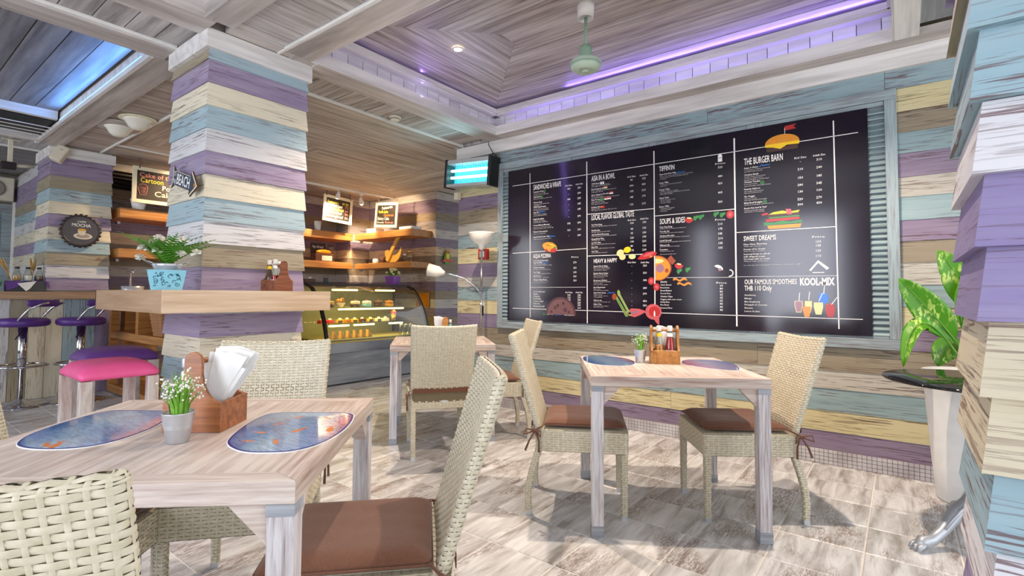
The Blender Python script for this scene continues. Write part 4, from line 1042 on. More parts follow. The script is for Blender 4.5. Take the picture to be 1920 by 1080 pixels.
# ---------------- condiment caddies ----------------
def bottle(name, lb, loc, body, h=.19, r=.03, cap='whitep', label='yellow', group='sauce bottles', fillh=.62):
    t = thing(name, lb, 'bottle', loc, 0, group)
    pr = [(r*.92, 0), (r, .006), (r, h*.36), (r*.9, h*.46), (r*.5, h*.74), (r*.42, h*.82), (r*.42, h*.87)]
    obj('glass_body', MB().lathe(pr, 20), t, mats=M['bottleg'])
    fp = [(rr*.9, zz+.003) for rr, zz in pr if zz <= h*fillh+.001]; obj('sauce', MB().lathe(fp, 18), t, mats=body)
    obj('cap', MB().lathe([(r*.5, h*.85), (r*.52, h*.86), (r*.52, h*.97), (r*.46, h)], 18), t, mats=M[cap])
    obj('body_label', MB().lathe([(r*1.01, h*.1), (r*1.01, h*.33)], 20, cap=False), t, mats=M[label])
    obj('neck_label', MB().lathe([(r*.60, h*.70), (r*.46, h*.80)], 18, cap=False), t, mats=M[label])
    return t
def napkins(name, lb, loc, rz, n=9, h=.15, w=.09, lean=.25, group='paper napkins'):
    t = thing(name, lb, 'napkins', loc, rz, group); rd = random.Random(hash(lb) % 99+3)
    for k in range(n):
        f = (k/(n-1)-.5); hh = h*(.85+.25*rd.random()); ww = w*(.7+.3*rd.random()); mb = MB(); th = .0022
        sx = f*.03; tx = f*.07; vs = []; yl = lean*hh*(1+.35*(rd.random()-.5))
        for s in (0, 1):
            for (a, z, wv) in ((0, 0, .35), (.5, .5, .7), (1, .93, 1)):
                xo = sx+(tx-sx)*a; y0 = -ww/2*wv+yl*a; y1 = ww/2*wv+yl*a
                vs += [(xo+s*th, y0+rd.uniform(-.004, .004), z*hh+(rd.uniform(0, .02) if a == 1 else 0)), (xo+s*th+rd.uniform(-.004, .004)*a, (y0+y1)/2, z*hh*1.02+(.022*rd.random() if a == 1 else 0)), (xo+s*th, y1+rd.uniform(-.004, .004), z*hh)]
        fs = []
        for s in (0, 9):
            for r_ in (0, 3):
                for c_ in (0, 1): fs.append((s+r_+c_, s+r_+c_+1, s+r_+c_+4, s+r_+c_+3))
        fs += [(0, 3, 12, 9), (3, 6, 15, 12), (2, 11, 14, 5), (5, 14, 17, 8), (6, 7, 16, 15), (7, 8, 17, 16), (0, 9, 10, 1), (1, 10, 11, 2)]
        mb.add(vs, fs); obj('napkin', mb, t, mats=M['paper'])
    return t
def caddy(lb, loc, rz, w=.16, d=.16, hb=.078, hs=.225, mat='teak'):
    """box of four low sides; two opposite sides rise in a rounded handle plate; round bar between them. plates face local y"""
    t = thing('condiment_caddy', lb, 'caddy', loc, rz, 'wooden condiment caddies')
    prof = [(-w/2, 0), (w/2, 0), (w/2, hb)]
    for k in range(1, 8): f = k/8; prof.append((w/2-(w/2-.024)*math.sin(f*math.pi/2)**1.0, hb+(hs*.80-hb)*(1-math.cos(f*math.pi/2))))
    for k in range(0, 9): a = math.pi*k/8; prof.append((.024*math.cos(a), hs-.024+.024*math.sin(a)))
    prof += [(-x, z) for x, z in reversed(prof[3:10])]; prof.append((-w/2, hb))
    for s in (-1, 1):
        mb = MB(); mb.prism(prof, -.006, .006); mb.v = [(x, -z+s*(d/2-.006), y) for x, y, z in mb.v]
        bev(obj('handle_plate', mb, t, mats=M[mat]), .0012, 1)
    for s in (-1, 1): bev(obj('side_board', MB().box(s*(w/2-.006)-.006, s*(w/2-.006)+.006, -d/2+.012, d/2-.012, 0, hb), t, mats=M[mat]), .001, 1)
    obj('bottom_board', MB().box(-w/2+.012, w/2-.012, -d/2+.012, d/2-.012, .0, .008), t, mats=M[mat])
    mb = MB(); mb.lathe([(.008, -d/2+.006), (.008, d/2-.006)], 12, axis='y'); obj('handle_bar', mb, t, (0, 0, hs-.03), mats=M[mat])
    return t
# near caddy: plate edge from (.557,1.638) to (.656,1.514)
a1 = math.atan2(1.514-1.638, .656-.557); c1 = Vector((.6065+.072*math.cos(a1+math.pi/2)*1.0, 1.576+.072*math.sin(a1+math.pi/2)))
caddy('teak caddy with rounded handle plates on the near table, behind the little flower pot', (c1.x, c1.y, .7525), a1, .16, .15, .082, .222)
napkins('napkins', 'fan of white napkins standing in the caddy on the near table', (c1.x+.0, c1.y+.0, .763), R(-143), 13, .20, .13, .38)
bottle('salt_bottle', 'glass bottle with grey cap behind the near caddy handle plate', (c1.x-.045, c1.y+.035, .762), M['cream'], .19, .022, 'silver', 'paper', fillh=.4)
bottle('sauce_bottle', 'small brown sauce bottle low inside the near caddy', (c1.x+.045*math.cos(a1)-.0, c1.y+.045*math.sin(a1)+.02, .762), M['foil'], .10, .022, 'red', 'brown')
a2 = math.atan2(.994-1.133, 2.869-2.794); n2 = Vector((-math.sin(a2), math.cos(a2)))
c2 = Vector((2.8315, 1.0635))+n2*.06
caddy('honey wood caddy of sauces in the centre of the middle table', (c2.x, c2.y, .7555), a2-math.pi/2, .12, .158, .075, .215, 'honey')
uu = Vector((math.cos(a2), math.sin(a2)))
p = c2-uu*.03-n2*.015; bottle('mustard_bottle', 'mustard bottle with yellow labels in the middle table caddy', (p.x, p.y, .764), M['mustard'], .205, .026, 'whitep', 'yellow', fillh=.6)
p = c2+uu*.03-n2*.015; bottle('ketchup_bottle', 'red ketchup bottle in the middle table caddy', (p.x, p.y, .764), M['foil'], .205, .028, 'whitep', 'paper', fillh=.75)
p = c2+n2*.03; napkins('napkins', 'white napkins behind the sauces on the middle table', (p.x, p.y, .764), R(-143), 9, .185, .11, 0)
# back table caddy
caddy('light wood caddy on the back table, behind the chair seen from behind', (3.035, 3.0, .7525), R(135), .12, .15, .07, .2, 'honey')
napkins('napkins', 'white napkins in the back table caddy, left of a small bottle', (3.0, 3.03, .761), R(-143), 11, .19, .085, 0)
bottle('pepper_bottle', 'dark sauce bottle with blue label in the back table caddy', (3.07, 2.975, .761), M['brown'], .17, .022, 'paper', 'bluep')
# caddy on the pillar shelf
# ---------------- little flower pots ----------------
def flowerpot(lb, loc, s=1., seed=1, group='zinc pots of grass and white flowers'):
    t = thing('flower_pot', lb, 'plant', loc, 0, group); rd = random.Random(seed)
    obj('pot', MB().lathe([(.024*s, 0), (.026*s, .001), (.0315*s, .036*s), (.0325*s, .037*s), (.032*s, .040*s), (.0335*s, .042*s), (.033*s, .046*s), (.0345*s, .048*s), (.037*s, .074*s), (.039*s, .076*s), (.037*s, .078*s), (.034*s, .07*s)], 28), t, mats=M['zinc'])
    obj('soil', MB().lathe([(.001, .066*s), (.034*s, .067*s)], 16, cap=False), t, mats=M['soil'])
    g = MB(); fl_ = MB()
    for k in range(70):
        a = rd.uniform(0, 6.28); r0 = rd.uniform(0, .022)*s; L = rd.uniform(.07, .13)*s; out = rd.uniform(.01, .055)*s; w = .0022*s
        pts = [Vector((r0*math.cos(a)+out*f*f*math.cos(a), r0*math.sin(a)+out*f*f*math.sin(a), .066*s+L*(f-.18*f*f*out/.03/s*.6))) for f in (0, .35, .7, 1)]
        sd_ = Vector((-math.sin(a), math.cos(a), 0)); vs = []
        for q, ww in zip(pts, (1, 1.3, 1, .1)): vs += [q-sd_*w*ww, q+sd_*w*ww]
        g.add(vs, [(0, 1, 3, 2), (2, 3, 5, 4), (4, 5, 7, 6)])
        if k % 2 == 0:
            for q in range(5):
                p = pts[2].lerp(pts[3], rd.random())+Vector((rd.uniform(-.01, .01), rd.uniform(-.01, .01), rd.uniform(-.01, .006)))*s; fl_.sphere(p, .0027*s, 5, 4)
    obj('grass', g, t, mats=M['leafl'], kind='stuff'); obj('blossoms', fl_, t, mats=M['petal'], kind='stuff')
    return t
flowerpot('tiny zinc pot of white flowers in front of the caddy on the near table', (.547, 1.505, .7525), 1.0, 3)
flowerpot('tiny zinc pot of white flowers left of the caddy on the middle table', (2.808, 1.205, .7555), .95, 8)
# ---------------- shelf round the pillar ----------------
sh = thing('pillar_shelf', 'pale oak ledge wrapped round the big striped pillar at chest height', 'shelf', (0, 0, 0))
def ringbox(x0, x1, y0, y1, hx0, hx1, hy0, hy1, z0, z1, mi=0, mb=None):
    mb = mb or MB(); mb.box(x0, x1, y0, hy0, z0, z1, mi); mb.box(x0, x1, hy1, y1, z0, z1, mi); mb.box(x0, hx0, hy0, hy1, z0, z1, mi); mb.box(hx1, x1, hy0, hy1, z0, z1, mi); return mb
obj('shelf_top', ringbox(1.03, 1.99, 3.06, 4.18, 1.30, 1.985, 3.33, 3.925, 1.137, 1.152), sh, mats=M['oak'])
obj('front_fascia', MB().box(0, .98, 0, .012, 0, .124), sh, (1.015, 3.048, 1.03), mats=M['oak'])
obj('side_fascia', MB().box(0, 1.13, -.012, 0, 0, .124), sh, (1.015, 3.061, 1.03), R(90), mats=M['oak2'])
obj('back_fascia', MB().box(0, .98, 0, .012, 0, .124), sh, (1.015, 4.18, 1.03), mats=M['oak'])
obj('underside', ringbox(1.03, 1.99, 3.06, 4.18, 1.30, 1.985, 3.33, 3.925, 1.04, 1.05), sh, mats=M['oak2'])
caddy('teak caddy with one sauce of each colour on the ledge of the striped pillar', (1.70, 3.19, 1.1525), R(8), .13, .14, .07, .195, 'walnut')
bottle('mustard_bottle', 'pale bottle, left of the two in the pillar ledge caddy', (1.662, 3.215, 1.161), M['cream'], .19, .024, 'whitep', 'yellow', fillh=.3)
bottle('ketchup_bottle', 'ketchup bottle, right of the two in the pillar ledge caddy', (1.675, 3.17, 1.161), M['foil'], .195, .025, 'whitep', 'paper', fillh=.6)
napkins('napkins', 'white napkins in the caddy on the ledge of the striped pillar', (1.73, 3.22, 1.161), R(-143), 8, .175, .085, .0)
# blue basket with zinc pot and fern
bs = thing('plastic_basket', 'sky blue openwork basket on the left corner of the pillar ledge', 'basket', (1.085, 3.2, 1.1525), R(-20))
def frustum_ring(b, t, h, th=.003):
    mb = MB(); c = [(-1, -1), (1, -1), (1, 1), (-1, 1)]
    for k in range(4):
        p, q = c[k], c[(k+1) % 4]; vs = []
        for s, zz in ((b, 0), (t, h)):
            for e in (0, th): vs += [(p[0]*(s-e), p[1]*(s-e), zz), (q[0]*(s-e), q[1]*(s-e), zz)]
        mb.add(vs, [(0, 1, 5, 4), (3, 2, 6, 7), (4, 5, 7, 6), (0, 2, 3, 1)])
    return mb
obj('basket_wall', frustum_ring(.070, .088, .105), bs, mats=M['bluep'])
rim = MB(); 
for k in range(4): rim.T = Matrix.Rotation(k*math.pi/2, 4, 'Z'); rim.box(-.092, .092, -.092, -.085, .102, .108)
rim.T = None; obj('rim', rim, bs, mats=M['bluep'])
cut = MB()     # scroll cut-outs: dark inlays following the filigree
rd = random.Random(5)
for k in range(4):
    Rm = Matrix.Rotation(k*math.pi/2, 4, 'Z')
    for (cx, cz, r_) in [(rd.uniform(-.055, .055), rd.uniform(.018, .09), rd.uniform(.007, .017)) for _ in range(26)]:
        st = rd.uniform(0, 6.28)
        for a_ in range(10):
            for b_ in (0,):
                t0, t1 = st+a_*.5, st+(a_+1)*.5; r0, r1 = r_*(1-.07*a_), r_*(1-.07*(a_+1)); wd = .0042*(1-.05*a_); vs = []
                for tt, rr in ((t0, r0), (t1, r1)):
                    for s_ in (0, 1):
                        x, z = cx+(rr-s_*wd)*math.cos(tt), cz+(rr-s_*wd)*math.sin(tt); y = -(.070+.018*z/.105)-.0006
                        vs.append(Rm @ Vector((x, y, z)))
                cut.add(vs, [(0, 1, 3, 2)])
obj('scroll_cutouts', cut, bs, kind='stuff', mats=plain('basket_hole_shade', srgb(40, 92, 110), .8))
fp = thing('fern_bouquet', 'fern with white blossoms in a zinc pot, standing in the sky blue basket', 'plant', (1.085, 3.2, 1.156))
obj('pot', MB().lathe([(.045, 0), (.062, .11), (.068, .125), (.072, .132), (.071, .14), (.066, .142), (.06, .12)], 28), fp, mats=M['zinc'])
for s_ in (-1, 1): obj('handle', MB().tube([(s_*.07*math.cos(.5), .07*math.sin(.5), .132), (s_*.095, .02, .15), (s_*.097, -.01, .152), (s_*.07*math.cos(.5), -.07*math.sin(.5), .132)], .0022, 6), fp, mats=M['zinc'])
fr = MB(); rd = random.Random(11)
for k in range(44):
    a = rd.uniform(0, 6.28) if k > 8 else (2.4+k*.55); L = rd.uniform(.16, .27); lift = rd.uniform(.75, 1.5); P = []
    for q in range(13):
        f = q/12; P.append(Vector((math.cos(a)*L*f*math.cos(lift*(1-.5*f)), math.sin(a)*L*f*math.cos(lift*(1-.5*f)), .13+L*f*math.sin(lift)*(1-.35*f)+.02*f)))
    sd_ = Vector((-math.sin(a), math.cos(a), 0))
    for q in range(1, 13):
        p = P[q]; tdir = (P[q]-P[q-1]).normalized(); ll = .038*math.sin(math.pi*min(1, q/13+.12))+.004; up_ = sd_.cross(tdir)
        for s_ in (-1, 1):
            e = p+sd_*s_*ll*.8+tdir*ll*.5+up_*ll*.25*s_; fr.add([p-tdir*.007, p+tdir*.009, e+tdir*.001, e-tdir*.003], [(0, 1, 2, 3)])
    fr.tube(P, .0012, 4)
obj('fronds', fr, fp, mats=M['leafd'], kind='stuff')
for (dx, dy, dz) in ((-.10, .10, .17), (-.06, -.04, .21), (.03, -.085, .19), (.05, -.05, .27), (-.03, .05, .28), (.10, -.11, .20), (-.06, .03, .25), (.02, .02, .25), (-.10, .06, .22)):
    mb = MB()
    for k in range(34):
        u, v = rd.uniform(0, 6.28), rd.uniform(-.5, 1.5); dr_ = Vector((math.cos(u)*math.cos(v), math.sin(u)*math.cos(v), math.sin(v)*.8)); sd2 = dr_.orthogonal().normalized()*.0062
        c_ = Vector((dx, dy, dz)); mb.add([c_-sd2*.5, c_+sd2*.5, c_+dr_*.028+sd2, c_+dr_*.032, c_+dr_*.028-sd2], [(0, 1, 2, 3, 4)])
    obj('blossom', mb, fp, mats=M['petal'])
    P_ = [Vector((dx*.3, dy*.3, .12)), Vector((dx*.8, dy*.8, dz*.75)), Vector((dx, dy, dz))]
obj('stems', MB().tube([(0, 0, .1), (0, 0, .14)], .03, 8), fp, mats=M['soil'])

# beach arrow sign on the pillar (west face)
by = thing('arrow_sign', 'navy arrow sign reading TO THE BEACH, tilted down, on the big striped pillar', 'sign', (1.275, 3.52, 1.828)); 
by.rotation_euler = Euler((0, 0, R(-90)), 'XYZ')
sgn = thing('tmp', 'x', 'x'); bpy.data.objects.remove(sgn)
T1 = Matrix.Rotation(R(-16), 4, 'Y')
def arrow(L, H, s=1.0):
    p = [(-L/2, -H*.62), (-L/2+.045, -H*.40), (L/2-.10, -H*.40), (L/2-.10, -H*.66), (L/2, 0), (L/2-.10, H*.66), (L/2-.10, H*.40), (-L/2+.045, H*.40), (-L/2, H*.62), (-L/2+.018, 0)]
    return [(x*s, y*s) for x, y in p]
def flatp(poly, y0, y1, T=None):
    mb = MB(); mb.prism(poly, y0, y1); mb.v = [tuple((T or Matrix()) @ Vector((x, -z, y))) for x, y, z in mb.v]; return mb
RW = R(16)
TA = Matrix.Rotation(RW, 4, 'Y')
obj('sign_board', flatp(arrow(.41, .118), 0, .008, TA), by, mats=M['brown']); obj('sign_border', flatp(arrow(.41, .118, .965), .008, .0092, TA), by, mats=M['cream']); obj('sign_face', flatp(arrow(.41, .118, .90), .0092, .0104, TA), by, mats=plain('navy_enamel', srgb(44, 54, 74), .5))
def tm(x, y, z, rot=0, off=.0): # text matrix on a local xz plane facing -y
    return Matrix.Translation((x, -off, z)) @ Matrix.Rotation(R(90), 4, 'X') @ Matrix.Rotation(rot, 4, 'Z')
TXM = lambda x, z, off, rot=0: TA @ Matrix.Translation((x, -off, z)) @ Matrix.Rotation(R(90), 4, 'X') @ Matrix.Rotation(rot, 4, 'Z')
text_mesh([('BEACH', TXM(-.118, -.031, .0108), .205, .066, .010, 'LEFT'), ('TO', TXM(-.168, .012, .0108, 0), .036, .03, .008, 'LEFT'), ('THE', TXM(-.168, -.034, .0108, 0), .042, .028, .006, 'LEFT')], 'lettering', M['paper'], by)
obj('bolt_head', MB().lathe([(.014, 0), (.012, .006)], 10, (0.158, -.012, -.045), axis='y'), by, mats=M['honey'])

# mocha bottle-cap sign on second pillar
mc = thing('bottle_cap_sign', 'round black crown-cap sign reading CAFFE MOCHA on the pillar behind the bar', 'sign', (1.638, 7.425, 1.835))
n = 96; poly = [((.185+.010*math.cos(24*2*math.pi*k/n))*math.cos(2*math.pi*k/n), (.185+.010*math.cos(24*2*math.pi*k/n))*math.sin(2*math.pi*k/n)) for k in range(n)]
rim = MB(); vs = []
for (s_, y_) in ((1.02, 0), (1.0, .012), (.90, .02), (.86, .014)):
    for x, z in poly:
        q = s_ if s_ > .95 else s_*.185/math.hypot(x, z); vs.append((x*q, -y_, z*q))
rim.add(vs, [(k*n+i, k*n+(i+1) % n, (k+1)*n+(i+1) % n, (k+1)*n+i) for k in range(3) for i in range(n)], 0, True)
obj('crown_rim', rim, mc, mats=plain('dark_brown_enamel', srgb(52, 38, 40), .35))
obj('sign_face', flatp([(.16*math.cos(2*math.pi*k/48), .16*math.sin(2*math.pi*k/48)) for k in range(48)], .012, .0142), mc, mats=plain('slate_enamel', srgb(78, 74, 78), .35))
el = lambda cx, cz, a, b, y0, y1, n=28: flatp([(cx+a*math.cos(2*math.pi*k/n), cz+b*math.sin(2*math.pi*k/n)) for k in range(n)], y0, y1)
obj('saucer_picture', el(.02, -.06, .085, .036, .0142, .0150), mc, mats=M['ivory']); obj('saucer_well', el(.02, -.058, .06, .022, .0150, .0154), mc, mats=plain('warm_grey', srgb(160, 146, 140), .5))
obj('cup_picture', flatp([(-.03, .01), (.045, .01), (.04, -.03), (.025, -.052), (-.01, -.052), (-.026, -.03)], .0154, .0160), mc, mats=M['ivory']); obj('foam_picture', el(.008, .012, .038, .013, .0160, .0166), mc, mats=M['cakey'])
text_mesh([('MOCHA', tm(-.085, 0, .045, 0, .0150), .17, .036, .012, 'LEFT'), ('CAFFE', tm(-.04, 0, .094, 0, .0150), .08, .018, .01, 'LEFT')], 'lettering', M['paper'], mc)

# small speaker and bracket on the pillar cap, wall speaker above the door
sp = thing('corner_speaker', 'small ivory speaker tilted on the corner of the pillar cap behind the bar', 'speaker', (1.42, 7.36, 2.66)); sp.rotation_euler = (R(-14), R(24), R(-30))
bev(obj('cabinet', MB().box(-.055, .055, -.04, .04, -.095, .095), sp, mats=M['ivory']), .008); obj('grille', MB().box(-.047, .047, -.044, -.04, -.085, .085), sp, mats=M['ivory']); obj('logo_plate', MB().box(-.012, .012, -.047, -.043, .03, .045), sp, mats=M['zinc'])
obj('bracket', MB().tube([(0, .03, .06), (0, .06, .09)], .01, 8), sp, mats=M['black'])
cm_ = thing('ceiling_bracket', 'ivory ceiling bracket with a dark camera head left of the bar pillar', 'camera', (1.05, 7.55, 2.77))
bev(obj('arm', MB().box(-.02, .02, -.012, .012, -.26, 0), cm_, mats=M['ivory']), .004); bev(obj('base_plate', MB().box(-.07, .07, -.02, .02, -.01, .0), cm_, mats=M['ivory']), .003)
bev(obj('camera_head', MB().box(-.07, .05, -.04, .04, -.33, -.25), cm_, mats=M['dark']), .01); obj('side_tube', MB().tube([(.04, 0, -.28), (.2, .08, -.25)], .018, 10), cm_, mats=M['ivory'])
ws = thing('wall_speaker', 'square ivory wall speaker above the louvred door', 'speaker', (1.22, 9.95, 2.55))
bev(obj('cabinet', MB().box(-.20, .20, -.16, 0, -.16, .16), ws, mats=M['ivory']), .01); obj('cone', MB().lathe([(.115, -.001), (.115, -.012), (.09, -.006), (.03, -.004)], 28, (0, -.16, 0), axis='y'), ws, mats=plain('speaker_cloth', srgb(140, 132, 124), .8))

# ---------------- bar counter ----------------
br = thing('bar_counter', 'bar counter clad in pale vertical boards, at the far left', 'counter', (0, 0, 0))
obj('worktop', MB().box(0, 2.56, 0, .125, 0, .078).box(0, 1.95, .125, .6, 0, .078), br, (-.62, 7.30, 1.062), mats=M['oak2'])
obj('carcass', MB().box(-.6, 1.93, 7.372, 7.425, 0.0, 1.06), br, mats=M['beam'])
bc = ['purple', 'blue', 'blue', 'cream', 'cream', 'olive', 'white', 'olive', 'white', 'blue', 'cream', 'purple', 'white', 'olive', 'cream', 'blue', 'white']
for k, c in enumerate(bc):
    mb = MB(); mb.box(0, 1.055, -.071+.002, .071-.002, -.012, 0); o = obj('plank', mb.mesh('plank', PAINT[c]), br); o.rotation_euler = Euler((R(90), R(-90), 0), 'XYZ'); o.rotation_euler = Matrix(((0, 1, 0), (0, 0, 1), (1, 0, 0))).to_euler(); o.location = (1.93-.071-.142*k, 7.372, 0.003)
# things on the bar
tr_ = thing('serving_tray', 'slate tray draped with a violet cloth on the bar', 'tray', (1.215, 7.50, 1.1405)); tr_.scale = (1, 1, 1)
bev(obj('tray_box', MB().box(-.155, .15, -.09, .11, 0, .11), tr_, mats=M['slate']), .006)
def cloth(poly, name, mat): mb = MB(); mb.add(poly, [tuple(range(len(poly)))]); o = obj(name, mb, tr_, mats=mat); s_ = o.modifiers.new('t', 'SOLIDIFY'); s_.thickness = .003; return o
cloth([(-.16, -.092, .113), (.155, -.092, .113), (.155, .112, .113), (-.16, .112, .113)], 'cloth_top', M['violetcloth'])
cloth([(-.185, -.095, .10), (-.04, -.095, .113), (-.08, -.10, .05), (-.16, -.105, .01)], 'cloth_corner', M['violetcloth'])
cloth([(-.085, -.098, .085), (.065, -.098, .112), (.015, -.104, .03), (-.015, -.108, .004)], 'napkin_corner', M['paper'])
cloth([(.14, -.095, .113), (.165, -.09, .1), (.175, -.08, .03), (.15, -.095, .06)], 'cloth_corner', M['violetcloth'])
for k, (x, fill, lb) in enumerate(((1.135, 'straw', 'left'), (1.22, 'paper', 'middle'), (1.31, 'brown', 'right'))):
    b = bottle('cone_bottle', f'{lb} one of the three conical glass bottles on the violet tray cloth', (x, 7.47, 1.2545), M[fill], .15, .038, 'dark', 'violetcloth' if False else 'glass', 'conical bottles on the bar tray', .45)
for k, (x, a) in enumerate(((1.10, -.3), (1.265, .05))):
    w_ = thing('wheat_bunch', ['dry wheat ears leaning left on the bar tray', 'dry wheat ears upright between the glass bottles on the bar tray'][k], 'wheat', (x, 7.56, 1.2545)); mb = MB(); rd = random.Random(k)
    for q in range(16):
        t0 = rd.uniform(-.12, .12)+a; L = rd.uniform(.18, .26); y_ = rd.uniform(-.02, .02); p0 = Vector((0, y_, 0)); p1 = Vector((math.sin(t0)*L*.6, y_, math.cos(t0)*L*.6)); p2 = Vector((math.sin(t0*1.2)*L, y_, math.cos(t0*1.2)*L))
        mb.tube([p0, p1], .0015, 4); mb.tube([p1, p1.lerp(p2, .4), p2], [.003, .007, .001], 5)
    obj('ears', mb, w_, mats=M['straw'], kind='stuff')
for k, (x, z, m_, lb) in enumerate(((.955, 1.1405, 'lime', 'lime green bowl at the left end of the bar top'), (.93, 1.1405, 'teal', 'teal bowl in front of the lime green one on the bar'))):
    t = thing('bowl', lb, 'bowl', (x, 7.56-.18*k, z)); obj('shell', MB().lathe([(.03, 0), (.07, .05), (.085, .10), (.08, .10), (.06, .05), (.01, .012)], 24), t, mats=M[m_]); obj('content', MB().sphere((0, 0, .10), (.075, .075, .055), 16, 8), t, mats=M['lime'])
# bar stools
def bar_stool(lb, loc, rz):
    t = thing('bar_stool', lb, 'stool', loc, rz, 'violet bar stools'); 
    obj('base', MB().lathe([(.23, 0), (.23, .008), (.20, .02), (.05, .05), (.035, .07)], 36), t, mats=M['chrome'])
    obj('column', MB().lathe([(.022, .05), (.022, .36), (.03, .36), (.03, .40), (.038, .41), (.038, .80)], 20), t, mats=M['chrome'])
    fr_ = MB(); fr_.tube([(.20*math.cos(2*math.pi*k/32), .20*math.sin(2*math.pi*k/32), .40) for k in range(33)], .011, 8); fr_.tube([(-.2, 0, .40), (.2, 0, .40)], .008, 6); obj('footrest', fr_, t, mats=M['chrome'])
    obj('seat', MB().lathe([(.17, .79), (.20, .80), (.21, .825), (.205, .855), (.18, .872), (.1, .878), (.01, .878)], 36), t, mats=M['vio'])
    for s in (-1, 1): obj('arm_tube', MB().tube([(s*.12, .0, .80), (s*.19, -.05, .86), (s*.20, -.14, .97), (s*.18, -.22, 1.015), (s*.13, -.27, 1.03)], .011, 8), t, mats=M['chrome'])
    mb = MB(); vs = []
    for k in range(11):
        a = R(-150+12*k)
        for r_, z in ((.255, .985), (.285, .99), (.285, 1.06), (.255, 1.065)): vs.append((r_*math.cos(a), r_*math.sin(a)*.95, z))
    mb.add(vs, [(k*4+i, k*4+(i+1) % 4, (k+1)*4+(i+1) % 4, (k+1)*4+i) for k in range(10) for i in range(4)]+[(3, 2, 1, 0), (40, 41, 42, 43)], 0, True); sub(obj('backrest', mb, t, mats=M['vio']), 2)
    obj('gas_lever', MB().tube([(.03, 0, .76), (-.14, -.05, .73), (-.22, -.05, .68)], .006, 6), t, mats=M['black'])
    return t
bar_stool('violet bar stool at the far left, nearest the left edge of the photo', (1.13, 7.02, 0), R(55))
bar_stool('violet bar stool in front of the blue bar boards, right of its twin', (1.56, 6.90, 0), R(55))
# upholstered block stools
def block_stool(lb, loc, rz, sx, sy, h, mat):
    t = thing('block_stool', lb, 'stool', loc, rz, 'upholstered high stools round the pillar')
    mb = MB(); n = 10; vs = []
    for j in range(n+1):
        for i in range(n+1):
            u, v = i/n*2-1, j/n*2-1; e = (1-abs(u)**6)*(1-abs(v)**6); vs.append((u*sx/2*(1+.02*e), v*sy/2*(1+.02*e), h-.05+.045*e**.5+.012*(1-u*u)*(1-v*v)))
    m0 = len(vs)
    for j in range(n+1):
        for i in range(n+1): vs.append(((i/n*2-1)*(sx/2-.004), (j/n*2-1)*(sy/2-.004), h-.085))
    q = lambda i, j: j*(n+1)+i; fs = [(q(i, j), q(i+1, j), q(i+1, j+1), q(i, j+1)) for i in range(n) for j in range(n)]; fs += [tuple(m0+a for a in reversed(f)) for f in fs]
    bd = [q(i, 0) for i in range(n)]+[q(n, j) for j in range(n)]+[q(n-i, n) for i in range(n)]+[q(0, n-j) for j in range(n)]; fs += [(bd[k], m0+bd[k], m0+bd[(k+1) % len(bd)], bd[(k+1) % len(bd)]) for k in range(len(bd))]
    mb.add(vs, fs, 0, True); sub(obj('seat_pad', mb, t, mats=mat))
    w = .052; lm = MB().box(0, h-.085, -w/2, w/2, -w/2, w/2).mesh('leg', M['distress'])
    for cx, cy in ((-1, -1), (1, -1), (1, 1), (-1, 1)): o = obj('leg', lm, t); o.rotation_euler = (0, -math.pi/2, 0); o.location = (cx*(sx/2-w/2-.008), cy*(sy/2-w/2-.008), 0); bev(o, .002, 1)
    return t
M['distress'] = washed('distressed_white_leg', srgb(140, 90, 76), srgb(206, 196, 188), .42, (6, 30, 30))
block_stool('pink vinyl high stool left of the big striped pillar', (.95, 3.60, 0), R(0), .37, .44, .755, M['pink'])
block_stool('purple vinyl high stool behind the pink one', (1.17, 4.34, 0), R(0), .42, .42, .76, M['vio2'])
# honey wood service unit behind the pillar with wicker basket
su = thing('service_unit', 'honey wood open shelving between the bar and the big pillar', 'shelving', (0, 0, 0))
for nm, b in (('shelf', (1.9, 2.35, 4.9, 7.29, .62, .70)), ('shelf', (1.9, 2.35, 4.9, 7.29, .02, .10)), ('worktop', (1.88, 2.40, 4.85, 7.29, 1.03, 1.09)), ('upright', (1.9, 2.35, 6.34, 6.42, .70, 1.03)), ('upright', (1.9, 2.35, 4.9, 4.96, .10, 1.03)), ('upright', (1.9, 2.35, 7.21, 7.29, .10, 1.03)), ('back_panel', (2.35, 2.37, 4.9, 6.36, .1, 1.03))):
    L, w_ = b[3]-b[2], b[1]-b[0]
    if L > .3: o = obj(nm, MB().box(0, L, -w_, 0, 0, b[5]-b[4]).mesh(nm, M['honey']), su, (b[0], b[2], b[4]), R(90))
    else: o = obj(nm, MB().box(0, w_, 0, L, 0, b[5]-b[4]).mesh(nm, M['honey']), su, (b[0], b[2], b[4]))
obj('post', MB().box(1.93, 1.97, 7.0, 7.04, 0, 1.05), su, mats=M['chrome'])
wk = thing('wicker_basket', 'tall wicker basket in the honey wood shelving', 'basket', (2.06, 5.93, .702)); mb = MB()
weave(mb, lambda v, m: [(Vector((x*(.72+.28*v), y*(.72+.28*v), .32*v)), Vector((nx, ny, 0))) for x, y, nx, ny in rrect(.34, .34, .05, m)], 28, 16, .003)
obj('basket_weave', mb, wk, mats=[M['wick'], M['brown']]); obj('rim', MB().tube([(x, y, .32) for x, y, a_, b_ in rrect(.345, .345, .05, 24)+rrect(.345, .345, .05, 24)[:1]], .009, 6), wk, mats=M['wick'])
tp = thing('sink_tap', 'chrome tap over a steel basin behind the bar end', 'tap', (2.06, 7.1, 1.09)); obj('basin', MB().lathe([(.06, 0), (.10, .03), (.11, .12), (.10, .12), (.08, .03)], 24), tp, mats=M['zinc']); obj('spout', MB().tube([(0, .08, 0), (0, .08, .26), (0, .03, .30), (0, -.03, .28)], .014, 8), tp, mats=M['chrome'])
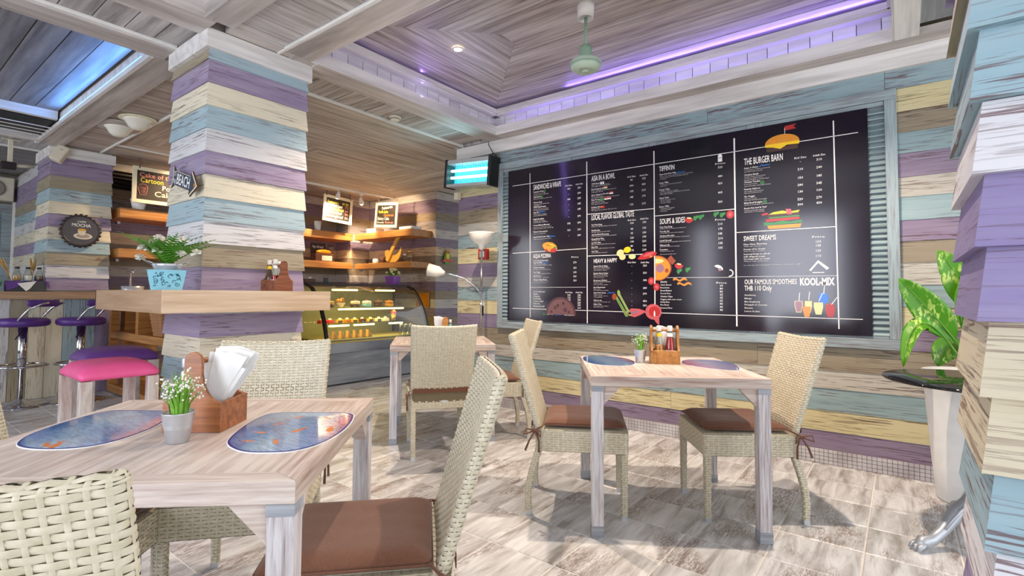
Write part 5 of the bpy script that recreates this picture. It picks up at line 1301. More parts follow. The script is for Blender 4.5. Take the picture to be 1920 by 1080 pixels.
for k, (x, y) in enumerate(((2.05, 6.1), (2.1, 5.75), (2.05, 5.4))):
    t = thing('pastry_box', ['brown pastry box on the worktop right of the tap', 'pale pastry box on the worktop, middle one', 'small pastry box hidden behind the fern basket'][k], 'box', (x, y, 1.09)); bev(obj('tray', MB().box(-.07, .07, -.1, .1, 0, .05), t, mats=M[['brown', 'paper', 'cakey'][k]]), .01); obj('lid', MB().box(-.065, .065, -.09, .09, .05, .056), t, mats=M['glass'])
# ---------------- cake display ----------------
X0, X1 = 3.61, 5.33
dc = thing('cake_display', 'curved glass cake display with warm lights on a grey limewashed base', 'display case', (0, 0, 0))
def bd(nm, b, mat, par=dc):
    return obj(nm, MB().box(0, b[1]-b[0], 0, b[3]-b[2], 0, b[5]-b[4]), par, (b[0], b[2], b[4]), mats=mat)
bd('base_panel', (X0, X1, 5.585, 5.60, .02, .40), M['casebase']); bd('base_rail', (X0-.0, X1, 5.572, 5.60, .402, .525), M['casebase']); bd('base_body', (X0+.01, X1-.01, 5.60, 6.42, .02, .52), M['casebase'])
bd('plinth', (X0+.02, X1-.02, 5.62, 6.40, 0, .02), M['black'])
bd('glass_rail', (X0, X1, 5.568, 5.585, .525, .542), plain('brass_rail', srgb(190, 160, 90), .3, .8))
bd('deck', (X0+.02, X1-.02, 5.60, 6.38, .54, .56), plain('olive_deck', srgb(120, 112, 60), .4))
pf = [(5.575, .535), (5.60, .65), (5.645, .80), (5.70, .93), (5.765, 1.04), (5.85, 1.15), (5.95, 1.23), (6.05, 1.262)]
mb = MB(); vs = []
for x in (X0+.02, X1-.02): vs += [(x, y, z) for y, z in pf]
n = len(pf); mb.add(vs, [(i, i+1, n+i+1, n+i) for i in range(n-1)], 0, True); obj('curved_glass', mb, dc, mats=M['glassg'])
for x in (X0, X1-.034):
    mb = MB(); vs = []
    for y, z in pf:
        vs += [(x, y, z), (x+.034, y, z), (x+.034, y+.035, z-.014), (x, y+.035, z-.014)]
    mb.add(vs, [(k*4+i, k*4+(i+1) % 4, (k+1)*4+(i+1) % 4, (k+1)*4+i) for k in range(n-1) for i in range(4)]+[(3, 2, 1, 0), (n*4-4, n*4-3, n*4-2, n*4-1)]); obj('end_frame', mb, dc, mats=M['dark'])
    mb = MB(); pl = [(y+.02, z) for y, z in pf]+[(6.38, 1.26), (6.38, .54)]; mb.add([(x+.011, y, z) for y, z in pl], [tuple(range(len(pl)))]); obj('end_glass', mb, dc, mats=M['glassg'])
    bd('rear_post', (x, x+.022, 6.38, 6.41, .54, 1.24), M['dark'])
bd('top_plate', (X0, X1, 6.02, 6.42, 1.255, 1.28), M['dark']); bd('back_glass', (X0+.02, X1-.02, 6.395, 6.40, .56, 1.235), plain('mirror_back', srgb(112, 108, 66), .3))
for z, y0 in ((.95, 5.86), (.745, 5.76)): bd('glass_shelf', (X0+.04, X1-.04, y0, 6.36, z, z+.008), M['glass'])
WARM = emit('warm_tube', (1, .80, .26, 1), 7)
def tube(x0, x1, y, z, r=.011): obj('light_tube', MB().lathe([(r*.6, 0), (r, .006), (r, x1-x0-.006), (r*.6, x1-x0)], 12, axis='x'), dc, (x0, y, z), mats=WARM)
tube(3.95, 5.05, 5.85, .935); tube(3.95, 4.35, 6.0, 1.19); tube(4.65, 5.0, 6.0, 1.19); tube(3.75, 4.05, 5.75, .728); tube(4.12, 4.45, 5.75, .728); tube(4.7, 4.95, 5.75, .728)
area('case_light', (4.5, 6.0, 1.20), (4.5, 6.0, .9), 1.5, .1, 7, (1, .78, .32)); area('case_light', (4.45, 5.9, .925), (4.45, 5.95, .7), 1.4, .05, 4.5, (1, .78, .3)); area('case_light', (4.4, 5.85, .72), (4.4, 5.9, .5), 1.4, .05, 4.5, (1, .78, .3))
# cakes, sandwiches, tags
def cake(kind, lb, loc, grp):
    t = thing(kind, lb, 'cake' if kind != 'sandwich_pack' else 'sandwich', loc, 0, grp); return t
rd = random.Random(21)
nm_ = ['with a chocolate base, first from the left', 'topped with a pile of fruit', 'with white icing and a chocolate band', 'on a blue doily, iced white', 'brown, behind the glare spot', 'golden, at the right end']
for k, x in enumerate((3.92, 4.1, 4.33, 4.52, 4.72, 4.92)):
    t = cake('cake', 'cake on the top glass shelf '+nm_[k], (x, 6.02, .9585), 'cakes on the top shelf of the display')
    if k in (1,):
        obj('bowl', MB().lathe([(.03, 0), (.055, .05), (.06, .06)], 18), t, mats=M['cream'])
        for q in range(12): obj('fruit', MB().sphere((rd.uniform(-.04, .04), rd.uniform(-.04, .04), .07+rd.uniform(0, .04)), .018, 8, 6), t, mats=M[['cakey', 'mustard', 'redf'][q % 3]])
    else:
        obj('base_layer', MB().lathe([(.065, 0), (.066, .04)], 24), t, mats=M[['brown', 'brown', 'brown', 'bluep', 'brown', 'cakey'][k]]); obj('icing', MB().lathe([(.064, .04), (.066, .07), (.05, .082), (.01, .085)], 24), t, mats=M[['cakey', 'cream', 'cream', 'paper', 'brown', 'mustard'][k]])
        obj('cherry', MB().sphere((0, 0, .092), .01, 8, 6), t, mats=M['redf'])
t = thing('topiary_pot', 'tiny ball topiary in a square pot at the left of the top glass shelf', 'plant', (3.80, 6.0, .9585)); obj('pot', MB().box(-.035, .035, -.035, .035, 0, .07), t, mats=M['straw']); obj('ball', MB().sphere((0, 0, .135), .035, 14, 10), t, mats=M['leafd']); obj('stem', MB().tube([(0, 0, .06), (0, 0, .11)], .004, 6), t, mats=M['stem'])
kinds = [('redf', 'red berry'), ('redf', 'strawberry'), ('cakey', 'golden sponge'), ('mustard', 'orange peel'), ('cakey', 'custard'), ('brown', 'chocolate'), ('cakey', 'caramel'), ('cream', 'vanilla cream'), ('cream', 'almond')]
for k, x in enumerate((3.76, 3.88, 4.03, 4.14, 4.26, 4.38, 4.52, 4.66, 4.78)):
    t = cake('dessert', f'{kinds[k][1]} dessert slice on the middle glass shelf of the cake display', (x, 5.93, .7535), 'desserts on the middle shelf')
    mb = MB(); w_ = .04; mb.add([(-w_, -.045, 0), (w_, -.045, 0), (w_, .045, 0), (-w_, .045, 0), (-w_*.9, -.04, .042), (w_*.9, -.04, .042), (w_*.9, .04, .042), (-w_*.9, .04, .042)], [(3, 2, 1, 0), (4, 5, 6, 7), (0, 1, 5, 4), (1, 2, 6, 5), (2, 3, 7, 6), (3, 0, 4, 7)]); bev(obj('slice', mb, t, mats=M[kinds[k][0]]), .005)
    obj('topping', MB().sphere((0, 0, .05), (.022, .022, .014), 10, 7).sphere((.014, .01, .054), .009, 8, 6), t, mats=M['cream'])
t = thing('ice_cream_cup', 'tall cup with a red ball on top, right part of the middle glass shelf', 'dessert', (4.93, 5.93, .7535)); obj('cup', MB().lathe([(.022, 0), (.035, .085), (.032, .085)], 18), t, mats=M['cakey']); obj('scoop', MB().sphere((0, 0, .12), .036, 16, 10), t, mats=M['redf']); obj('cream_ring', MB().lathe([(.03, .085), (.038, .095), (.03, .103)], 18), t, mats=M['mustard'])
tgm = MB().box(-.028, .028, -.002, .002, 0, .034)
for k, (x, y, z) in enumerate([(3.72, 5.89, .9585), (4.23, 5.89, .9585)]+[(x, 5.83, .7535) for x in (3.97, 4.20, 4.32, 4.46, 4.60, 4.86, 5.03)]):
    t = thing('price_tag', f'black price card, {["leftmost on the top glass shelf","right one on the top glass shelf","first from the left on the middle shelf","second from the left on the middle shelf","third from the left on the middle shelf","fourth from the left on the middle shelf","fifth from the left on the middle shelf","beside the ice cream cup, left of it","last one right of the ice cream cup"][k]}', 'price tag', (x, y, z), 0, 'black price cards in the cake display'); obj('card', tgm.mesh('card', M['board']), t); obj('chalk_line', MB().box(-.02, .02, -.0026, -.002, .014, .018), t, mats=M['cream'])
sm = MB(); sm.add([(0, -.05, 0), (.085, -.05, 0), (.0, -.05, .105), (0, .0, 0), (.085, .0, 0), (.0, .0, .105)], [(0, 1, 2), (5, 4, 3), (0, 3, 4, 1), (1, 4, 5, 2), (2, 5, 3, 0)])
for k in range(7):
    t = cake('sandwich_pack', ['first', 'second', 'third', 'fourth', 'fifth', 'sixth', 'last'][k]+' triangular sandwich pack from the left on the display deck', (3.72+.105*k, 5.80-.0*k, .5605), 'sandwich packs on the display deck')
    t.rotation_euler = (0, 0, R(8)); a_ = obj('bread', MB().add([(x*.9+.003, y*.96, z*.9+.003) for x, y, z in sm.v], sm.f), t, mats=M['cakey']); obj('wrapper', sm.mesh('wrapper', M['glass']), t); obj('filling', MB().box(.004, .06, -.032, -.02, .003, .04), t, mats=M['brown'])
for k in range(3):
    t = thing('glass_jar', ['left glass jar on the display deck beside the back table', 'middle glass jar on the display deck', 'right glass jar on the display deck'][k], 'jar', (4.93+.09*k, 5.75, .5605), 0, 'glass jars on the display deck'); obj('body', MB().lathe([(.035, 0), (.038, .09), (.03, .12)], 18), t, mats=M['bottleg']); obj('lid', MB().lathe([(.03, .12), (.032, .14), (.01, .15)], 16), t, mats=M['zinc'])
fpot = thing('purple_pot', 'pale flowers in a purple glazed pot on top of the cake display', 'plant', (5.13, 6.2, 1.2805), R(10))
mb = frustum_ring(.065, .085, .13, .008); mb.box(-.06, .06, -.06, .06, 0, .01); mb.box(-.078, .078, -.078, .078, .115, .12); bev(obj('pot', mb, fpot, mats=M['purplepot']), .002)
mb = MB(); fl_ = MB(); rd = random.Random(4)
for k in range(90):
    u, v = rd.uniform(0, 6.28), rd.uniform(0, 1.4); d_ = Vector((math.cos(u)*math.cos(v), math.sin(u)*math.cos(v), math.sin(v))); c_ = Vector((0, 0, .14))+d_*rd.uniform(.05, .11); s_ = d_.orthogonal().normalized(); w_ = d_.cross(s_)
    mb.add([c_-s_*.018, c_-w_*.009, c_+s_*.018, c_+w_*.009], [(0, 1, 2, 3)])
for k in range(16):
    u, v = rd.uniform(0, 6.28), rd.uniform(.1, 1.3); d_ = Vector((math.cos(u)*math.cos(v), math.sin(u)*math.cos(v), math.sin(v))); fl_.sphere(Vector((0, 0, .14))+d_*.105, (.02, .02, .018), 8, 6)
obj('leaves', mb, fpot, mats=M['leafd'], kind='stuff'); obj('blossoms', fl_, fpot, mats=plain('pale_yellow_petal', srgb(226, 220, 160), .6), kind='stuff')
t = thing('price_tag', 'black card on top of the cake display, at its left end', 'price tag', (3.95, 6.15, 1.2805)); obj('card', MB().box(-.035, .035, -.002, .002, 0, .07), t, mats=M['board']); obj('card_frame', MB().box(-.028, .028, -.003, -.002, .008, .062), t, mats=M['slate'])
t = thing('bread_rack', 'dark wooden stand on the display top beside the pillar', 'stand', (3.72, 6.15, 1.2805)); bev(obj('block', MB().box(-.08, .05, -.05, .05, 0, .05), t, mats=M['brown']), .004); obj('peg', MB().lathe([(.02, .05), (.02, .07), (.012, .075)], 12), t, mats=M['zinc'])
t = thing('notice_board', 'orange notice board low on the wall right of the cake display', 'board', (5.655, 6.08, 1.05)); bev(obj('frame', MB().box(-.02, 0, -.15, .15, -.12, .12), t, mats=M['honey']), .004); obj('sheet', MB().box(-.023, -.02, -.12, .12, -.09, .09), t, mats=M['mustard'])

# ---------------- alcove shelves ----------------
def wshelf(lb, kind, z0, z1, *b):
    t = thing('wall_shelf', lb, 'shelf', (0, 0, 0), 0, 'honey wood wall shelves')
    if kind == 'x': o = obj('board', MB().box(0, b[1]-b[0], 0, b[3]-b[2], 0, z1-z0), t, (b[0], b[2], z0), mats=M['honey'])
    else: o = obj('board', MB().box(0, b[3]-b[2], -(b[1]-b[0]), 0, 0, z1-z0), t, (b[0], b[2], z0), R(90), mats=M['honey'])
    bev(o, .003, 1); obj('bracket', MB().box(b[0]+.1, b[0]+.13, b[3]-.05, b[3]-.001, z0-.03, z0), t, mats=M['zinc']); return t
wshelf('upper honey wood shelf on the back wall, under the bread chalkboard', 'x', 2.03, 2.15, 1.98, 5.225, 7.36, 7.865)
wshelf('lower honey wood shelf on the back wall, holding the rye bread', 'x', 1.555, 1.66, 1.98, 5.225, 7.36, 7.865)
wshelf('upper honey wood shelf on the right alcove wall, under the patisserie chalkboard', 'y', 2.035, 2.14, 5.22, 5.655, 5.90, 7.30)
wshelf('lower honey wood shelf on the right alcove wall, holding the wooden moon shape', 'y', 1.55, 1.64, 5.22, 5.655, 5.90, 7.30)
def cup(lb, loc, h=.11, r=.045, m='paper'):
    t = thing('paper_cup', lb, 'cup', loc); obj('body', MB().lathe([(r*.75, 0), (r*1.05, h), (r*.95, h), (r*.7, .004)], 18), t, mats=M[m]); obj('lip', MB().lathe([(r*1.03, h-.004), (r*1.1, h), (r*1.03, h+.004)], 18), t, mats=M[m]); return t
cup('white fluted cup on the upper back shelf, left of the bread chalkboard', (4.60, 7.42, 2.152), .14, .055)
cup('white fluted vase under the cake chalkboard on the upper back shelf', (2.18, 7.42, 2.152), .12, .08)
t = thing('rye_bread_box', 'dark box with a loaf and a rye bread card on the lower back shelf', 'bread box', (4.72, 7.45, 1.662)); bev(obj('box', MB().box(-.16, .16, -.06, .1, 0, .12), t, mats=M['brown']), .004); bev(obj('back_panel', MB().box(-.16, .1, .09, .1, .12, .3), t, mats=M['board']), .003)
sub(obj('loaf', MB().sphere((.02, .01, .15), (.14, .05, .045), 16, 9), t, mats=M['mustard'])); obj('label', MB().box(-.05, .13, -.063, -.06, .01, .09), t, mats=M['petalp'])
text_mesh([('Rye Bread', Matrix.Translation((-.13, .088, .22)) @ Matrix.Rotation(R(90), 4, 'X'), .19, .04, .0, 'LEFT')], 'chalk_text', M['paper'], t)
bev(obj('card', MB().box(.12, .21, .02, .03, .2, .28), t, mats=M['board']), .002)
t = thing('wood_moon', 'yellow wooden crescent with crossed paddle on the lower right shelf', 'ornament', (5.36, 6.48, 1.642)); 
cr = [(.20*math.cos(R(a)), .20*math.sin(R(a))) for a in range(185, 356, 10)]+[(.03+.16*math.cos(R(a)), .07+.15*math.sin(R(a))) for a in range(350, 190, -10)]
mb = MB(); mb.prism(cr, -.01, .01); mb.v = [(-z, -x, y+.20) for x, y, z in mb.v]; obj('crescent', mb, t, mats=M['knifey'])
mb = MB(); mb.prism([(-.14, -.15), (-.08, -.18), (.14, .14), (.22, .22), (.225, .27), (.18, .28), (.10, .18)], -.012, .012); mb.v = [(-z-.03, -x, y+.2) for x, y, z in mb.v]; obj('paddle', mb, t, mats=M['knifey'])
for k, (y, r_, h) in enumerate(((6.08, .05, .16), (6.2, .035, .12), (6.74, .045, .1), (6.92, .05, .08))):
    t = thing('storage_jar', ['tall clear storage jar right of the crescent on the lower right shelf', 'short clear jar next to the tall one on the lower right shelf', 'brown spice jar left of the crescent', 'white canister at the left of the lower right shelf'][k], 'jar', (5.36, y, 1.642)); obj('body', MB().lathe([(r_, 0), (r_, h*.8), (r_*.7, h*.9)], 18), t, mats=M[['bottleg', 'bottleg', 'brown', 'paper'][k]]); obj('lid', MB().lathe([(r_*.75, h*.88), (r_*.78, h), (r_*.3, h*1.04)], 18), t, mats=M[['honey', 'zinc', 'honey', 'paper'][k]])
t = thing('knife_block', 'grey knife rack left of the crescent on the lower right shelf', 'knife block', (5.40, 6.62, 1.642)); bev(obj('block', MB().box(-.04, .04, -.03, .03, 0, .16), t, mats=M['slate']), .004); obj('handles', MB().tube([(0, -.015, .16), (-.03, -.015, .2)], .008, 6).tube([(0, .015, .16), (-.03, .015, .19)], .008, 6), t, mats=M['cakey'])
t = thing('cake_box', 'flat white cake box on the right of the upper right shelf', 'box', (5.36, 6.08, 2.142)); bev(obj('box', MB().box(-.1, .1, -.14, .14, 0, .04), t, mats=M['paper']), .003); obj('lid', MB().box(-.104, .104, -.144, .144, .03, .045), t, mats=M['paper'])
t = thing('cake_box', 'small white box under the patisserie chalkboard on the upper right shelf', 'box', (5.36, 6.95, 2.142)); bev(obj('box', MB().box(-.08, .08, -.12, .12, 0, .07), t, mats=M['paper']), .003); obj('lid', MB().box(-.084, .084, -.124, .124, .055, .074), t, mats=M['cream'])
# ---------------- chalkboards ----------------
def chalk(lb, loc, rz, w, h, lines, tilt=0):
    t = thing('chalkboard', lb, 'chalkboard', loc); t.rotation_euler = (0, tilt, rz)
    f = .045; fr_ = MB()
    for k, (x0, x1, z0, z1) in enumerate(((-w/2, w/2, h/2-f, h/2), (-w/2, w/2, -h/2, -h/2+f), (-w/2, -w/2+f, -h/2+f, h/2-f), (w/2-f, w/2, -h/2+f, h/2-f))): bev(obj('frame_board', MB().box(x0, x1, -.018, 0, z0, z1), t, mats=M['cream']), .002, 1)
    obj('slate', MB().box(-w/2+f, w/2-f, -.010, -.002, -h/2+f, h/2-f), t, mats=M['board'])
    for mat in set(l[4] for l in lines): text_mesh([(s, Matrix.Translation((x, -.0108, z)) @ Matrix.Rotation(R(90), 4, 'X') @ Matrix.Rotation(r_, 4, 'Z'), ww, hh, .004, 'LEFT') for s, x, z, ww, m_, hh, r_ in [(l[0], l[1], l[2], l[3], l[4], l[5], l[6] if len(l) > 6 else 0) for l in lines] if m_ == mat], 'chalk_text', CH_[mat], t)
    for s in (-1, 1): obj('cord', MB().tube([(s*w*.42, -.005, h/2-.02), (s*w*.40, .0, h/2+.05), (s*w*.42, .0, h/2+.10)], .006, 6).sphere((s*w*.42, -.01, h/2-.01), .013, 8, 6), t, mats=M['cord'])
    return t
CH_ = dict(y=emit('chalk_yellow', srgb(250, 220, 70), 0), w=M['paper'], p=plain('chalk_pink', srgb(240, 150, 140), .8), o=plain('chalk_orange', srgb(240, 140, 60), .8), b=plain('chalk_cream', srgb(246, 236, 190), .8)); CH_['y'] = plain('chalk_yellow2', srgb(250, 220, 70), .8)
chalk('white framed chalkboard of bread prices over the back shelf', (4.81, 7.2, 2.49), 0, .53, .42, [('Baguette', -.2, .09, .2, 'y', .04), ('40 Bh', .07, .09, .12, 'y', .04), ('Half Multi Loaf', -.2, .035, .28, 'b', .042), ('75', .12, .035, .07, 'p', .042), ('Corn house bread', -.2, -.02, .30, 'y', .042), ('60', .13, -.02, .06, 'p', .04), ('Rye-bread loaf', -.2, -.075, .27, 'b', .042), ('90', .13, -.075, .06, 'p', .04), ('Sourdough Loaf', -.2, -.135, .30, 'b', .045), ('80', .13, -.135, .06, 'p', .04)], R(3))
chalk('white framed chalkboard headed Patisseries, on the right alcove wall', (5.25, 6.52, 2.40), R(-90), .55, .40, [('Patisseries', -.12, .085, .26, 'w', .045, .1), ('Vanilla bake', -.2, .03, .24, 'y', .045), ('Chocolate tart', -.06, -.02, .24, 'o', .038), ('Bakery Cake', -.21, -.08, .28, 'w', .05), ('Brownie', -.21, -.135, .16, 'w', .036), ('Mocha tart', -.02, -.135, .2, 'p', .036)], R(5))
chalk('large chalkboard for a cartoon portrait cake, half hidden by the big pillar', (2.50, 7.3, 2.44), 0, .86, .44, [('Cake of the Month', -.36, .10, .6, 'p', .055), ('Cartoon', -.35, .035, .24, 'y', .06), ('Portrait', -.12, -.035, .26, 'w', .06), ('Cake', -.2, -.12, .22, 'b', .065)])
cb = [o for o in bpy.data.objects if o.name.startswith('chalkboard')][-1]
mb = MB(); mb.tube([(-.375, -.013, -.03), (-.27, -.013, -.03), (-.29, -.013, -.12), (-.35, -.013, -.12), (-.375, -.013, -.03)], .003, 4); mb.tube([(-.37, -.013, -.02), (-.35, -.013, .005), (-.32, -.013, .015), (-.29, -.013, .005), (-.27, -.013, -.02)], .003, 4)
for k in range(4): mb.tube([(-.36+.004*k, -.013, -.045-.018*k), (-.285-.003*k, -.013, -.045-.018*k)], .002, 4)
obj('cupcake_drawing', mb, cb, mats=CH_['p'])
# back wall grilles
for k, (x0, x1, z0, z1) in enumerate(((1.96, 2.30, 2.44, 2.67), (4.1, 4.55, 2.46, 2.68))):
    t = thing('air_grille', ['dark slotted grille high on the back wall, beside the pillar of the bar', 'dark slotted grille high on the back wall, left of the bread chalkboard'][k], 'grille', ((x0+x1)/2, 7.86, (z0+z1)/2)); w_ = (x1-x0)/2; h_ = (z1-z0)/2
    obj('recess', MB().box(-w_, w_, -.004, .01, -h_, h_), t, mats=M['black'])
    bl = MB().box(-w_, w_, -.03, -.005, -.008, .008).mesh('blade', M['dark'])
    for q in range(5): o = obj('blade', bl, t, (0, 0, -h_+.02+q*(2*h_-.04)/4)); o.rotation_euler = (R(-25), 0, 0)
# track lights
def track(lb, loc, aim, on=True):
    t = thing('track_light', lb, 'lamp', loc, 0, 'white track lights over the back shelves'); obj('mount', MB().lathe([(.035, 0), (.035, .02)], 16, (0, 0, .08)).tube([(0, 0, .09), (0, 0, .0)], .008, 8), t, mats=M['whitep'])
    d_ = (Vector(aim)-Vector(loc)).normalized(); a_ = Vector((0, 0, 0)); obj('head', MB().tube([a_-d_*.03, a_, a_+d_*.06], [.02, .028, .04], 16), t, mats=M['whitep']); obj('bulb', MB().sphere(a_+d_*.062, .028, 12, 8), t, mats=emit('warm_bulb', (1, .8, .5, 1), 14))
    spot('alcove_spot', tuple(Vector(loc)+d_*.11), aim, 105, (1, .76, .5), 95, .6, .03)
track('white track light shining above the bread chalkboard', (4.62, 6.9, 2.68), (4.8, 7.6, 1.9)); track('white track light right of the bread chalkboard, aimed at the corner', (5.0, 6.85, 2.64), (5.5, 7.3, 1.6))
spot('alcove_spot', (2.9, 6.9, 2.7), (2.7, 7.6, 2.0), 110, (1, .72, .42), 110, .6, .03); spot('alcove_spot', (4.75, 6.2, 2.7), (5.6, 6.6, 2.1), 85, (1, .72, .42), 95, .7, .03)  # warm spots without lamp heads, aimed at the shelves and alcove wall
obj('track_rail', MB().box(-1.5, 1.6, -.01, .01, 0, .018), None, (3.9, 6.9, 2.752), mats=M['batten']); tag(bpy.data.objects['track_rail'], 'thin white track rail on the alcove ceiling above the chalkboards', 'rail')
# opal ceiling lamps
for k, (x, y) in enumerate(((1.60, 6.08), (1.64, 5.68))):
    t = thing('ceiling_lamp', ['opal cone ceiling lamp, the nearer and lower one left of the big pillar', 'opal cone ceiling lamp, the smaller warm one closer to the big pillar'][1-k] if 0 else ['opal cone ceiling lamp left of the big pillar, the left one of two', 'opal cone ceiling lamp left of the big pillar, the right one of two'][k], 'lamp', (x, y, 2.772), 0, 'opal ceiling lamps')
    obj('canopy', MB().lathe([(.23, 0), (.235, -.006), (.14, -.02)] if k == 0 else [(.15, 0), (.155, -.01), (.14, -.015)], 32), t, mats=M['ceil_c'] if k == 0 else M['cream']); obj('shade', MB().lathe([(.115, -.012), (.118, -.022), (.10, -.035), (.075, -.08), (.045, -.105), (.01, -.11)], 32), t, mats=M['globe'])
# ceiling fan (blades are not seen in the photograph) and smoke detector, recessed spot
fn = thing('ceiling_fan', 'mint green ceiling fan motor hanging on a short rod under the violet-lit coffer', 'ceiling fan', (2.895, 1.61, 2.60))
obj('motor', MB().lathe([(.004, -.004), (.018, -.006), (.02, .0), (.035, .003), (.04, -.002), (.07, .004), (.085, .012), (.098, .026), (.1, .04), (.1, .062), (.094, .068), (.06, .078), (.045, .082)], 40), fn, mats=M['mint'])
obj('motor_ring', MB().lathe([(.0995, .028), (.103, .034), (.103, .04), (.0995, .044)], 40, cap=False), fn, mats=M['mintd']); obj('neck', MB().lathe([(.045, .08), (.046, .10), (.04, .14), (.038, .165), (.012, .172)], 28), fn, mats=M['mintd'])
obj('rod', MB().lathe([(.011, .165), (.011, .37)], 14), fn, mats=M['mintd']); obj('ceiling_cup', MB().lathe([(.05, .36), (.046, .355), (.05, .35), (.056, .42), (.058, .45)], 28), fn, mats=M['whitep'])
t = thing('smoke_detector', 'round ivory smoke detector on the board strip left of the coffer', 'smoke detector', (3.04, 3.68, 2.773)); obj('base', MB().lathe([(.055, 0), (.055, -.012), (.045, -.018)], 28), t, mats=M['ivory']); obj('chamber', MB().lathe([(.04, -.016), (.042, -.034), (.02, -.044), (.005, -.045)], 24), t, mats=M['ivory']); obj('vent_slots', MB().lathe([(.0425, -.022), (.0425, -.028)], 24, cap=False), t, mats=M['slate'])
for k, (x, y) in enumerate(((2.835, 2.70), (2.835, .53))):
    t = thing('recessed_spotlight', ['lit recessed spotlight left of the ceiling fan', 'lit recessed spotlight in the coffer above the camera, out of the photo'][k], 'lamp', (x, y, 3.043)); obj('trim_ring', MB().lathe([(.045, 0), (.045, -.004), (.03, -.006), (.03, 0)], 28, cap=False), t, mats=M['whitep']); obj('lens', MB().lathe([(.03, -.001), (.005, -.004)], 20), t, mats=emit('spot_lens', (1, .75, .45, 1), 40))
    spot('coffer_spot', (x, y, 3.03), (x+.0, y, 0), 240, (1, .80, .62), 120, .5, .03)
# insect lamp
uv = thing('insect_lamp', 'grey framed insect lamp with two glowing cyan tubes beside the menu shutters', 'insect lamp', (4.045, 3.615, 2.43)); uv.rotation_euler = (0, R(4), R(-90))
bev(obj('top_cover', MB().box(-.31, .29, -.09, .05, .10, .145), uv, mats=M['zinc']), .004); bev(obj('bottom_tray', MB().box(-.31, .29, -.09, .05, -.145, -.115), uv, mats=M['zinc']), .004)
for s in (-.325, .29): bev(obj('end_cap', MB().box(s, s+.03, -.10, .06, -.155, .155), uv, mats=M['black']), .006)
obj('reflector', MB().box(-.30, .29, .03, .045, -.12, .1), uv, mats=emit('cyan_reflector_glow', (.05, .45, .62, 1), .5))  # tube glow on the reflector is put in as emission
for z in (-.035, .04): obj('tube', MB().lathe([(.014, -.29), (.014, .28)], 12, (0, -.02, z), axis='x'), uv, mats=emit('cyan_tube', (.62, .95, 1, 1), 6))
mb = MB()
for k in range(24): mb.box(-.3+k*.025, -.2975+k*.025, -.085, -.082, -.115, .1)
for z in (-.08, -.0, .07): mb.box(-.3, .29, -.084, -.082, z, z+.002)
obj('grille_wires', mb, uv, mats=M['teal'], kind='stuff')
obj('hook', MB().tube([(.20, 0, .145), (.26, .0, .19), (.31, 0, .17), (.31, 0, .1)], .006, 6), uv, mats=M['black'])
area('uv_glow', (3.88, 3.62, 2.43), (3.0, 3.62, 2.3), .5, .15, 2.0, (.35, .85, 1))
obj('power_cord', MB().tube([(4.07, 3.42, 2.745), (4.05, 3.40, 2.70), (4.07, 3.36, 2.62), (4.09, 3.30, 2.55), (4.09, 3.27, 2.5)], .004, 6), None, mats=M['cordb']); tag(bpy.data.objects['power_cord'], 'dark power cord running down the white trim to the insect lamp', 'cord')
# uplighter lamp
fl2 = thing('floor_lamp', 'chrome uplighter floor lamp with a side reading arm, by the menu shutters', 'floor lamp', (3.86, 3.32, 0))
obj('base', MB().lathe([(.14, 0), (.14, .015), (.03, .03), (.014, .04)], 32), fl2, mats=M['chrome']); obj('pole', MB().lathe([(.011, .03), (.011, 1.02), (.014, 1.03), (.014, 1.06), (.011, 1.07), (.011, 1.6)], 14), fl2, mats=M['chrome'])
obj('bowl', MB().lathe([(.012, 1.585), (.03, 1.60), (.035, 1.635), (.08, 1.66), (.115, 1.70), (.128, 1.745), (.13, 1.757), (.122, 1.757), (.10, 1.70), (.02, 1.66)], 36), fl2, mats=M['globe'])
obj('arm', MB().tube([(0, 0, 1.14), (-.03, .05, 1.22), (-.09, .14, 1.30), (-.17, .27, 1.345), (-.21, .33, 1.355)], .007, 8), fl2, mats=M['chrome'])
obj('reading_shade', MB().tube([(-.20, .31, 1.355), (-.215, .33, 1.357), (-.235, .36, 1.365), (-.29, .45, 1.385)], [.018, .03, .055, .066], 24), fl2, mats=M['globe'])
obj('switch', MB().box(.01, .03, -.008, .008, .93, 1.03), fl2, mats=M['black'])
t = thing('fire_call_point', 'red fire call box on the striped wall behind the uplighter', 'alarm', (4.11, 3.50, 1.565)); bev(obj('box', MB().box(-.035, .02, -.055, .055, -.055, .055), t, mats=M['red']), .004); obj('glass_pane', MB().box(-.038, -.035, -.03, .03, -.03, .03), t, mats=M['paper'])
t = thing('small_bracket', 'ivory junction box at the wall corner under the insect lamp', 'junction box', (4.09, 3.88, 2.22)); bev(obj('box', MB().box(-.03, .03, -.03, .02, -.04, .04), t, mats=M['ivory']), .004); obj('cover_lip', MB().box(-.034, -.03, -.026, .016, -.034, .034), t, mats=M['ivory'])
t = thing('parrot_plaque', 'small parrot plaque over an orange ribbon on the dark alcove corner', 'plaque', (5.895, 5.80, 1.74))
pp = lambda nm, pl, y0, y1, m_: obj(nm, flatp(pl, y0, y1), t, mats=m_)
pp('body', [(-.07, -.05), (.07, -.05), (.075, .0), (.05, .07), (.035, .1), (-.035, .1), (-.05, .07), (-.075, .0)], 0, .012, M['leafd']); pp('breast', [(-.035, -.03), (.035, -.03), (.035, .05), (0, .075), (-.035, .05)], .012, .018, M['yellow']); pp('head', [(.04*math.cos(k*.5236), .085+.032*math.sin(k*.5236)) for k in range(12)], .012, .022, M['mustard']); pp('beak', [(-.012, .08), (.012, .08), (0, .055)], .022, .028, M['board'])
